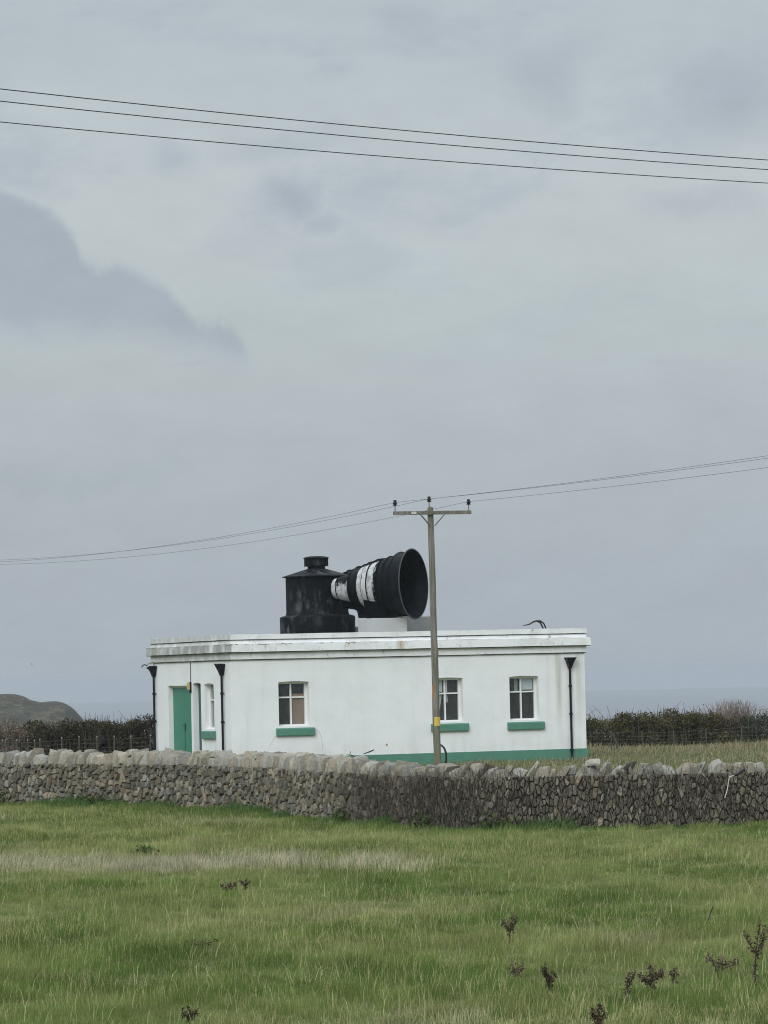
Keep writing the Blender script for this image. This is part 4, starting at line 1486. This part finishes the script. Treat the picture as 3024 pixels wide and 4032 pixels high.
# darker taller tufts at the foot of the wall, greener
nW = 26000
Sw = rng.uniform(0, SL, nW)
ow = np.abs(rng.normal(0, 0.32, nW)) + 0.02
cs_ = np.array([wpos(s) for s in np.linspace(0, SL, 400)])
li = np.clip((Sw / SL * 399).astype(int), 0, 399)
x = cs_[li, 0] + cs_[li, 3] * ow + cs_[li, 2] * rng.uniform(-0.05, 0.05, nW)
y = cs_[li, 1] - cs_[li, 2] * ow
hn = fbm(Sw * 0.7, Sw * 0 + 2, 4)
h = rng.uniform(0.06, 0.20, nW) * (0.5 + 1.4 * sstep(hn, 0.4, 0.75)) * np.exp(-ow * 1.2)
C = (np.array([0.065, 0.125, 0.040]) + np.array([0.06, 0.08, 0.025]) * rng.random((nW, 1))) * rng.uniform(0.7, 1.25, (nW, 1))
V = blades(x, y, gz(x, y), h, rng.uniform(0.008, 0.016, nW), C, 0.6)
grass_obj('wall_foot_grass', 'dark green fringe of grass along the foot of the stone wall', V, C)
# broad-leaved weeds against the stones
wS = [S_l + 0.3, S_l + 4.1, S_l + 4.8, S_turn + 0.3, S_turn + 5.1, S_turn + 6.9]
Pw, Cw = [], []
for s0 in wS:
    k = 170
    ss = s0 + rng.normal(0, 0.22, k)
    hh = np.abs(rng.normal(0.08, 0.13, k))
    for a_, b_ in zip(ss, hh):
        Pw.append(wpt(a_, b_, 0.05 + rng.uniform(0, 0.16)))
    Cw.append(np.array([0.060, 0.085, 0.032]) * rng.uniform(0.6, 1.5, (k, 1)))
me = fast_mesh('wall_foot_weeds', leaves(np.array(Pw), 0.045, None), 4, [(0, 1, 2, 3)], np.concatenate(Cw))
tag(link('wall_foot_weeds', me, M['leaf']), 'low dark green weeds clinging to the bottom stones of the wall', 'weeds', None, 'stuff')

# dead creeper over the right half of the wall: twigs and shrivelled leaves
nT = 34000
Sw = S_turn - 1.6 + (S_r + 3.2 - S_turn) * rng.random(nT)
keep = rng.random(nT) < np.clip(fbm(Sw * 0.5, Sw * 0 + 5, 3) * 1.5 - 0.15, 0.15, 1) * sstep(Sw, S_turn - 1.6, S_turn + 2.0) * (1 - 0.5 * sstep(Sw, S_turn + 4.5, S_turn + 7.5))
Sw = Sw[keep]
n = len(Sw)
hw = np.where(rng.random(n) < 0.90, rng.uniform(0.0, 0.80, n), rng.uniform(0.78, 1.02, n))
ln = rng.uniform(0.06, 0.20, n)
dS = rng.normal(0, 0.35, n) * ln
wq = rng.uniform(0.004, 0.009, n)
V = np.empty((n, 4, 3))
for i in range(n):
    o0, o1 = rng.uniform(0.01, 0.06), rng.uniform(0.03, 0.09)
    V[i, 0] = wpt(Sw[i] - wq[i] / 2, hw[i], o0)
    V[i, 1] = wpt(Sw[i] + wq[i] / 2, hw[i], o0)
    V[i, 2] = wpt(Sw[i] + dS[i] + wq[i] / 3, hw[i] + ln[i], o1)
    V[i, 3] = wpt(Sw[i] + dS[i] - wq[i] / 3, hw[i] + ln[i], o1)
cc = np.where(rng.random((n, 1)) < 0.36, np.array([[0.19, 0.17, 0.135]]), np.array([[0.036, 0.033, 0.027]])) * rng.uniform(0.6, 1.3, (n, 1))
me = fast_mesh('dead_creeper', V, 4, [(0, 1, 2, 3)], cc)
tag(link('dead_creeper', me, M['twig']), 'dead brown creeper twigs over the right half of the wall', 'creeper', None, 'stuff')

# ------------------------------------------------------------------ rough grass beyond the wall
n = 60000
x = rng.uniform(-15, 17, n)
y = rng.uniform(106, 139, n)
lx = (x - BC.x) * math.cos(YAW) + (y - BC.y) * math.sin(YAW)
ly = -(x - BC.x) * math.sin(YAW) + (y - BC.y) * math.cos(YAW)
ok = ~((lx > -0.25) & (lx < L_ + 0.1) & (ly > -0.06) & (ly < D_ + 0.1))
x, y = x[ok], y[ok]
n = len(x)
nn = fbm(x * 0.3, y * 0.22 + 4, 3)
h = rng.uniform(0.06, 0.22, n) * (0.5 + 1.2 * sstep(nn, 0.4, 0.7)) + 0.16 * sstep(y, 130, 136) * rng.random(n) * sstep(x, 9.0, 12.5)
dry = rng.random(n) < 0.45 + 0.3 * sstep(y, 125, 134)
C = np.where(dry[:, None], np.array([[0.33, 0.275, 0.180]]), np.array([[0.15, 0.175, 0.08]])) * rng.uniform(0.7, 1.25, (n, 1))
V = blades(x, y, gz(x, y), h, rng.uniform(0.014, 0.030, n), C, 0.5)
grass_obj('rough_grass', 'dry tawny grass between the building and the hedge', V, C)


# ------------------------------------------------------------------ shrubs and hedge
def bush(name, label, x0, x1, y, top, cols, nleaf=3200, size=0.075, depth=1.6, sprouts=0, sproutc=(0.16, 0.12, 0.10), shape=None, group=None, twigs=160):
    cx = (x0 + x1) / 2
    hw_ = (x1 - x0) / 2
    root = empty(name, (cx, y, 0.05), 0, label, 'shrub', group)
    rr = np.random.default_rng(int(abs(cx) * 977 + top * 100))
    # lobes
    P, Cc = [], []
    nl = max(6, int((x1 - x0) * 5))
    for k in range(nl):
        lx_ = -hw_ + (k + 0.5) / nl * 2 * hw_ + rr.uniform(-0.15, 0.15)
        ff = (lx_ / hw_)
        tz = top * (shape(ff) if shape else (1 - 0.16 * abs(ff) ** 2.5)) * rr.uniform(0.80, 1.05)
        for lev in range(3):
            cz_ = max(0.12, tz - 0.25 - lev * 0.45)
            r_ = np.array([rr.uniform(0.30, 0.46), depth / 2 * rr.uniform(0.5, 0.8), rr.uniform(0.22, 0.30)])
            q = rr.normal(size=(nleaf // (nl * 3) + 1, 3))
            q /= np.linalg.norm(q, axis=1)[:, None]
            q *= (rr.random((len(q), 1)) ** 0.30) * np.array([1, 1, 1])
            p_ = np.array([lx_, rr.uniform(-0.3, 0.3), cz_]) + q * r_
            P.append(p_)
            tone = rr.uniform(0.7, 1.25)
            c_ = np.array(cols)[rr.integers(0, len(cols), len(p_))] * tone * rr.uniform(0.75, 1.3, (len(p_), 1))
            Cc.append(c_)
    P = np.concatenate(P)
    Cc = np.concatenate(Cc)
    ok_ = P[:, 2] > 0
    P, Cc = P[ok_], Cc[ok_]
    me = fast_mesh('foliage', leaves(P, size, None), 4, [(0, 1, 2, 3)], Cc)
    link('foliage', me, M['leaf'], root)
    mb_ = MB()
    for k in range(twigs):
        bx_ = rr.uniform(-hw_, hw_) * 0.92
        h_ = top * (shape(bx_ / hw_) if shape else 1 - 0.16 * abs(bx_ / hw_) ** 2.5) * rr.uniform(0.6, 1.06)
        by_ = rr.uniform(-0.5, 0.5)
        lean_ = rr.normal(0, 0.12)
        mb_.tube([(bx_, by_, 0), (bx_ + lean_ * 0.4, by_, h_ * 0.55), (bx_ + lean_ * 1.3, by_, h_)], [0.016, 0.011, 0.005], 3, False, (0.07, 0.055, 0.045))
    for k in range(sprouts):
        bx_ = rr.uniform(-hw_, hw_)
        h0 = top * 0.8
        mb_.tube([(bx_, 0, h0 * 0.5), (bx_ + rr.normal(0, 0.08), 0, h0), (bx_ + rr.normal(0, 0.18), 0, top + rr.uniform(0.02, 0.25))], [0.014, 0.011, 0.006], 3, False, sproutc)
    mb_.build('stems', M['twig'], root)
    return root


OL = [(0.0724, 0.0727, 0.0323), (0.0963, 0.0895, 0.0376), (0.0546, 0.0559, 0.0296), (0.1204, 0.0979, 0.0483)]
DK = [(0.0369, 0.0372, 0.0225), (0.0512, 0.0496, 0.0284), (0.0654, 0.0569, 0.0356)]
BR = [(0.168, 0.1201, 0.0916), (0.1325, 0.0954, 0.0739), (0.1945, 0.1463, 0.1094), (0.0971, 0.08, 0.0591)]
GN = [(0.032, 0.0444, 0.0317), (0.0437, 0.0574, 0.037), (0.0582, 0.0679, 0.0423)]
HG1, HG2 = 'hedge left of the building', 'hedge right of the building'
bush('bramble_thicket', 'brown bare bramble thicket below the headland at the far left', -17.0, -12.2, 142.5, 1.52, BR, 13000, 0.05, sprouts=12, group=HG1)
bush('hedge_shrub', 'low dark shrub between the brown brambles and the rounded shrub', -12.6, -10.5, 142, 1.46, DK, 9000, 0.052, sprouts=3, group=HG1,
     shape=lambda f: 1.0)
bush('hedge_shrub', 'rounded dark shrub midway between headland foot and building', -10.9, -9.0, 141.6, 1.60, DK, 9000, 0.052, sprouts=5, group=HG1)
bush('hedge_shrub', 'dark shrub touching the left edge of the building', -9.3, -5.8, 142, 1.58, DK, 13000, 0.055, sprouts=4, group=HG1, shape=lambda f: 0.97)
bush('hedge_shrub', 'olive shrub against the right corner of the building with twigs on top', 5.2, 8.3, 139.6, 1.33, OL, 13000, 0.05, sprouts=9, group=HG2,
     shape=lambda f: 0.86 + 0.12 * f)
bush('hedge_shrub', 'olive shrub second from the building in the right hedge', 8.0, 9.4, 139.8, 1.30, OL, 7200, 0.05, sprouts=3, group=HG2)
bush('hedge_shrub', 'tallest rounded olive shrub in the middle of the right hedge', 9.1, 10.5, 139.6, 1.40, OL, 7200, 0.05, sprouts=4, group=HG2)
bush('hedge_shrub', 'olive shrub just left of the bare pinkish bush', 10.2, 11.9, 139.8, 1.31, OL, 7600, 0.05, sprouts=4, group=HG2)
bush('hedge_shrub', 'dark green shrub at the far right edge of the hedge', 12.5, 17.0, 139.2, 1.36, GN, 15000, 0.05, sprouts=5, group=HG2,
     shape=lambda f: 0.90 + 0.1 * f)

# bare pinkish shrub: a fan of thin stems
bs = empty('bare_shrub', (12.05, 140.2, 0.05), 0, 'leafless pinkish shrub with upright twigs rising above the right hedge', 'shrub', HG2)
rr = np.random.default_rng(5)
mb = MB()
for k in range(620):
    bx_ = rr.normal(0, 0.50)
    by_ = rr.uniform(-0.45, 0.45)
    h_ = rr.uniform(0.85, 1.70) * (1 - 0.25 * min(1, abs(bx_) / 1.2)) + 0.06
    ex = bx_ * 1.35 + rr.normal(0, 0.14)
    cc_ = rr.uniform(0.75, 1.3)
    mb.tube([(bx_ * 0.8, by_, 0.1), (bx_ * 1.05, by_, h_ * 0.55), (ex, by_, h_)], [0.013, 0.010, 0.005], 3, False,
            (0.20 * cc_, 0.155 * cc_, 0.135 * cc_))
mb.build('stems', M['twig'], bs)
P = rr.normal(size=(1500, 3)) * np.array([0.5, 0.3, 0.25]) + np.array([0, 0, 0.6])
P = P[P[:, 2] > 0.02]
me = fast_mesh('foliage', leaves(P, 0.05, None), 4, [(0, 1, 2, 3)], np.array([[0.10, 0.085, 0.068]]) * rr.uniform(0.6, 1.3, (len(P), 1)))
link('foliage', me, M['leaf'], bs)
db = empty('dead_branch', (13.0, 138.9, 0.05), 0, 'pale twisted dead branch on top of the hedge at the right edge', 'branch')
mb = MB()
mb.tube([(-0.25, 0, 1.18), (-0.10, 0, 1.28), (0.02, 0, 1.33), (0.15, 0, 1.31), (0.30, 0, 1.36), (0.45, 0, 1.28)], [0.012, 0.02, 0.022, 0.02, 0.016, 0.01], 5, True, (0.34, 0.32, 0.30))
mb.tube([(0.02, 0, 1.33), (0.10, 0, 1.22), (0.20, 0, 1.18), (0.34, 0, 1.10), (0.3, 0, 0.3)], [0.016, 0.014, 0.012, 0.012, 0.012], 5, True, (0.30, 0.28, 0.26))
mb.build('limb', M['twig'], db)


# ------------------------------------------------------------------ wire fences in front of the hedges
def fence(name, label, posts, z0, pale, mesh=True, brace=None):
    cx = sum(p_[0] for p_ in posts) / len(posts)
    cy = sum(p_[1] for p_ in posts) / len(posts)
    root = empty(name, (cx, cy, z0), 0, label, 'fence')
    for (x_, y_, t_) in posts:
        mb_ = MB()
        ln_ = random.uniform(-0.02, 0.02)
        mb_.tube([(x_ - cx, y_ - cy, -0.1), (x_ - cx + ln_ * 0.5, y_ - cy, (t_ - z0) * 0.5), (x_ - cx + ln_, y_ - cy, t_ - z0)], [0.024, 0.022, 0.020], 7)
        po = mb_.build('post', M['postwood'], root)
        if pale:
            MB().tube([(x_ - cx + ln_, y_ - cy, t_ - z0 + 0.001), (x_ - cx + ln_, y_ - cy, t_ - z0 + 0.05)], [0.022, 0.018], 7).build('post_cap', M['paletop'], po)
    if brace:
        (xa, za), (xb, zb_) = brace
        MB().tube([(xa - cx, posts[0][1] - cy - 0.06, za - z0), (xb - cx, posts[0][1] - cy - 0.06, zb_ - z0)], 0.04, 6).build('brace', M['postwood'], root)
    mb_ = MB()
    P0, P1 = posts[0], posts[-1]
    for k in range(6):
        f = k / 5
        mb_.tube([(p_[0] - cx, p_[1] - cy - 0.05, 0.08 + f * (p_[2] - z0 - 0.14)) for p_ in posts], 0.0028, 3, False)
    nv = int(math.dist(P0[:2], P1[:2]) / 0.14)
    for k in range(nv):
        f = k / nv
        x_ = P0[0] + (P1[0] - P0[0]) * f
        y_ = P0[1] + (P1[1] - P0[1]) * f
        mb_.tube([(x_ - cx, y_ - cy - 0.052, 0.05), (x_ - cx, y_ - cy - 0.052, 0.70)], 0.0022, 3, False)
    mb_.build('wire_mesh', M['fencewire'], root)
    return root


fence('wire_fence', 'wire fence on thin posts in front of the right hedge',
      [(6.45, 134.2, 0.80), (7.466, 134, 0.815), (8.507, 134, 0.75), (9.585, 134, 0.77), (10.659, 134, 0.81), (11.861, 134, 0.86), (13.0, 134, 0.86), (14.2, 134, 0.86)],
      0.05, False, brace=((7.53, 0.72), (7.72, 0.15)))
fence('wire_fence', 'wire fence with pale-capped posts in front of the left hedge',
      [(-14.6, 138.6, 0.87), (-14.0, 138.5, 0.87), (-13.45, 138.4, 0.87), (-12.94, 138.3, 0.87), (-12.545, 138.2, 0.86), (-12.316, 138.2, 0.84), (-12.113, 138.1, 0.87), (-11.368, 138, 0.91), (-10.765, 138, 0.94),
       (-10.14, 138, 0.92), (-9.533, 138, 0.92), (-8.928, 138, 0.91), (-8.283, 138, 0.93), (-7.6, 138, 0.93)], 0.05, True)


# ------------------------------------------------------------------ dead dock stems in the field
def dock(x, y, h, w_, lean, label, dense=1.0, branches=2, low=0.25, tone=1.0):
    z0 = float(gz(x, y))
    root = empty('dead_dock', (x, y, z0), 0, label, 'weed', 'dead dock stems in the field')
    rr = np.random.default_rng(int(abs(x * 1000) + y * 100))
    mb_ = MB()
    main = [Vector((lean * h * f * f, 0.02 * math.sin(f * 4), f * h)) for f in np.linspace(0, 1, 6)]
    mb_.tube(main, [0.008, 0.007, 0.006, 0.005, 0.004, 0.002], 5)
    axes = [(main, w_)]
    for k in range(branches):
        f0 = rr.uniform(0.3, 0.6)
        b0 = Vector((lean * h * f0 * f0, 0, f0 * h))
        sd = rr.choice((-1, 1))
        ln_ = h * rr.uniform(0.25, 0.45)
        br = [b0, b0 + Vector((sd * w_ * 0.5, rr.uniform(-0.05, 0.05), ln_ * 0.5)), b0 + Vector((sd * w_ * 0.75, rr.uniform(-0.06, 0.06), ln_))]
        mb_.tube(br, [0.005, 0.004, 0.002], 4)
        axes.append((br, w_ * 0.5))
    mb_.build('stem', M['straw'], root)
    P = []
    for ax, ww in axes:
        m_ = int(150 * dense * (1 if ax is main else 0.35))
        fs = low + (0.98 - low) * rr.random(m_)
        # whorls: seeds gather in knots along the stem
        fs = np.round(fs * 11) / 11 * 0.6 + fs * 0.4
        for f in fs:
            k = min(len(ax) - 2, int(f * (len(ax) - 1)))
            g_ = f * (len(ax) - 1) - k
            q = ax[k].lerp(ax[k + 1], g_)
            rad = ww * 0.40 * (0.15 + 0.75 * math.sin(min(1, (1 - f) / 0.75 + 0.1) * math.pi * 0.6)) * rr.random() ** 0.6
            a = rr.uniform(0, 2 * math.pi)
            P.append((q.x + rad * math.cos(a), q.y + rad * math.sin(a), q.z + rr.normal(0, 0.012)))
    P = np.array(P)
    Cc = np.array([[0.125, 0.098, 0.066]]) * tone * rr.uniform(0.3, 1.5, (len(P), 1))
    me = fast_mesh('seed_head', leaves(P, 0.0125, None, 0.0, 2.4) , 4, [(0, 1, 2, 3)], Cc)
    link('seed_head', me, M['flake'], root)
    return root


dock(3.11, 34.5, 0.60, 0.12, 0.10, 'tallest dark dock stem with side branches at the right edge of the field', 1.5, 3, 0.08)
dock(2.86, 35.2, 0.30, 0.05, -0.35, 'thin leaning dock twig left of the tallest stem at the right edge', 0.25, 1, 0.4)
dock(1.929, 33.2, 0.25, 0.07, 0.05, 'narrow brown dock spike below the bushy one, low in the field', 1.1, 1, 0.15)
dock(2.222, 34.6, 0.23, 0.135, -0.05, 'bushy rounded brown dock head left of the small one', 1.6, 4, 0.10)
dock(2.47, 35.3, 0.16, 0.06, 0.1, 'small dark dock head just right of the bushy rounded one', 0.7, 1, 0.15)
dock(2.98, 36.3, 0.17, 0.20, 0.0, 'wide low dark dock clump left of the tallest stem', 0.8, 4, 0.1, 1.2)
dock(1.335, 34.4, 0.26, 0.065, -0.15, 'crooked near-black dock stem near the field centre right', 1.1, 2, 0.1, 0.5)
dock(1.158, 40.1, 0.33, 0.10, 0.12, 'brown dock stem standing farther off, above the crooked one', 0.9, 4, 0.1)
dock(1.53, 30.2, 0.25, 0.075, 0.05, 'dock head cut by the bottom edge of the picture', 1.2, 3, 0.2)
dock(1.08, 36.4, 0.15, 0.14, 0.0, 'low greenish-dark dock clump left of the crooked stem', 0.6, 3, 0.1, 1.2)
dock(-2.124, 51.5, 0.13, 0.14, 0.05, 'low brown dock clump left of its thin neighbour, mid field', 1.1, 3, 0.1)
dock(-1.898, 51.2, 0.19, 0.08, 0.12, 'thin branching dock stem near the pale grass band', 0.6, 3, 0.3)
dock(-1.95, 41.0, 0.10, 0.20, 0.0, 'flat spread of dark dock heads left of centre in the field', 0.5, 3, 0.2, 1.2)
dock(-1.66, 32.3, 0.14, 0.08, 0.0, 'small dark dock clump low at the left of the field', 0.7, 2, 0.2, 0.5)
st = empty('dead_stick', (3.375, 43.0, float(gz(3.375, 43.0))), 0, 'single thin black stick leaning right in the field', 'stick')
MB().tube([(-0.02, 0, -0.03), (0.01, 0, 0.07), (0.035, 0, 0.12), (0.05, 0, 0.17), (0.075, 0, 0.225)], [0.006, 0.008, 0.006, 0.009, 0.006], 6).build('stem', M['straw'], st)
# dark green tuft
tf = empty('green_tuft', (-3.933, 64.1, float(gz(-3.93, 64.1))), 0, 'dark green leafy tuft beyond the pale grass band', 'weed')
P = rng.normal(size=(120, 3)) * np.array([0.08, 0.08, 0.035]) + np.array([0, 0, 0.06])
P = P[P[:, 2] > 0]
link('leaves', fast_mesh('leaves', leaves(P, 0.045, None, 0.4), 4, [(0, 1, 2, 3)], np.array([[0.085, 0.135, 0.045]]) * rng.uniform(0.6, 1.4, (len(P), 1))), M['leaf'], tf)

# ------------------------------------------------------------------ small things on and by the wall
# bird on the coping, tail down to the left, head up to the right
bird = empty('bird', (-6.39, 89.3, 1.325), 0, 'black bird perched on the coping stones left of the building', 'bird')
spine = [((-0.118, 0, 0.002), 0.006, 0.4), ((-0.09, 0, 0.022), 0.017, 0.4), ((-0.062, 0, 0.046), 0.024, 0.6), ((-0.03, 0, 0.075), 0.044, 0.9), ((0.0, 0, 0.105), 0.054, 1.0),
         ((0.022, 0, 0.140), 0.050, 1.0), ((0.030, 0, 0.172), 0.036, 1.0), ((0.030, 0, 0.194), 0.027, 1.0), ((0.032, 0, 0.212), 0.026, 1.0), ((0.038, 0, 0.228), 0.020, 1.0), ((0.050, 0, 0.238), 0.009, 1.0), ((0.066, 0, 0.243), 0.003, 1.0)]
spine = [(s_[0], s_[1] * 1.25, s_[2]) for s_ in spine]
mb = MB()
mb.tube([s_[0] for s_ in spine], [s_[1] for s_ in spine], 14)
for s_ in (-1, 1):
    mb.tube([(0.0, s_ * 0.012, 0.07), (-0.005, s_ * 0.014, 0.03), (0.004, s_ * 0.014, 0.0)], [0.008, 0.0035, 0.003], 6)
    mb.tube([(0.004, s_ * 0.014, 0.002), (0.026, s_ * 0.016, 0.0)], [0.003, 0.002], 5)
mb.build('body', M['feather'], bird, True)
for s_ in (-1, 1):
    MB().tube([(0.02, s_ * 0.046, 0.140), (-0.015, s_ * 0.055, 0.100), (-0.055, s_ * 0.036, 0.052), (-0.10, s_ * 0.012, 0.016)], [0.012, 0.026, 0.020, 0.004], 8).build('wing', M['feather'], bird, True)
# far gull
gu = empty('flying_bird', (-44.66, 500.0, 5.5), 0, 'tiny distant bird gliding over the sea above the headland', 'bird')
gb = MB()
gb.tube([(-0.16, 0, 0), (-0.05, 0, 0.01), (0.06, 0, 0.01), (0.16, 0, 0.0)], [0.01, 0.05, 0.05, 0.012], 8)
gb.add([(0.05, 0, 0.02), (-0.06, 0, 0.02), (-0.10, -0.42, 0.09), (-0.02, -0.40, 0.09)], [(0, 1, 2, 3)])
gb.add([(0.05, 0, 0.02), (-0.06, 0, 0.02), (-0.30, 0.2, 0.09), (-0.24, 0.2, 0.09)], [(0, 1, 2, 3)])
gb.build('body', M['concrete2'], gu)
# short dark rod standing out of the building's foot
rd = tag(MB().tube([loc2w(4.03, -0.30, 0.50), loc2w(4.18, -0.30, 0.545), loc2w(4.36, -0.30, 0.61)], [0.012, 0.020, 0.020], 7).build('iron_rod', M['rubber']), 'short dark rod sticking up in front of the building beyond the wall', 'rod')
tw = empty('dead_twig', wpt(S_turn + 0.15, 1.20, -0.2), 0, 'dead black twig lying on the coping left of the power pole', 'twig')
MB().tube([(-0.16, 0, 0.10), (-0.06, 0, 0.09), (0.05, 0, 0.04), (0.16, 0, -0.05), (0.22, 0, -0.10)], [0.006, 0.010, 0.014, 0.012, 0.006], 6).build('limb', M['straw'], tw)
MB().tube([(-0.10, 0, 0.09), (-0.07, 0, 0.17)], 0.006, 5).build('side_shoot', M['straw'], tw)
ck = empty('rope_end', (6.0, 69.25, 0.95), 0, 'dark stick with a pale cord hanging down the wall at the right', 'cord')
MB().tube([(-0.03, -0.06, -0.03), (0.05, -0.05, 0.0), (0.16, 0.0, 0.07)], [0.025, 0.03, 0.022], 7).build('stick', M['rubber'], ck)
MB().tube([(-0.03, -0.06, -0.03), (-0.11, -0.06, -0.06), (-0.13, -0.055, -0.14), (-0.15, -0.05, -0.27), (-0.20, -0.05, -0.42)], 0.008, 6).build('cord', M['cloth'], ck)

# ------------------------------------------------------------------ air
M_h = bpy.data.materials.new('sea_haze')
M_h.use_nodes = True
g = G(M_h.node_tree)
pv = g.n('ShaderNodeVolumePrincipled', {'Color': (0.60, 0.635, 0.685, 1), 'Density': 0.00017, 'Anisotropy': 0.0})
g.nt.links.new(pv.outputs[0], g.n('ShaderNodeOutputMaterial').inputs['Volume'])
hz = MB().box(-12500, 12500, -12500, 12500, -57.5, 14.0).build('haze', M_h)
tag(hz, 'thin sea haze between the viewer and the horizon', 'haze', None, 'stuff')
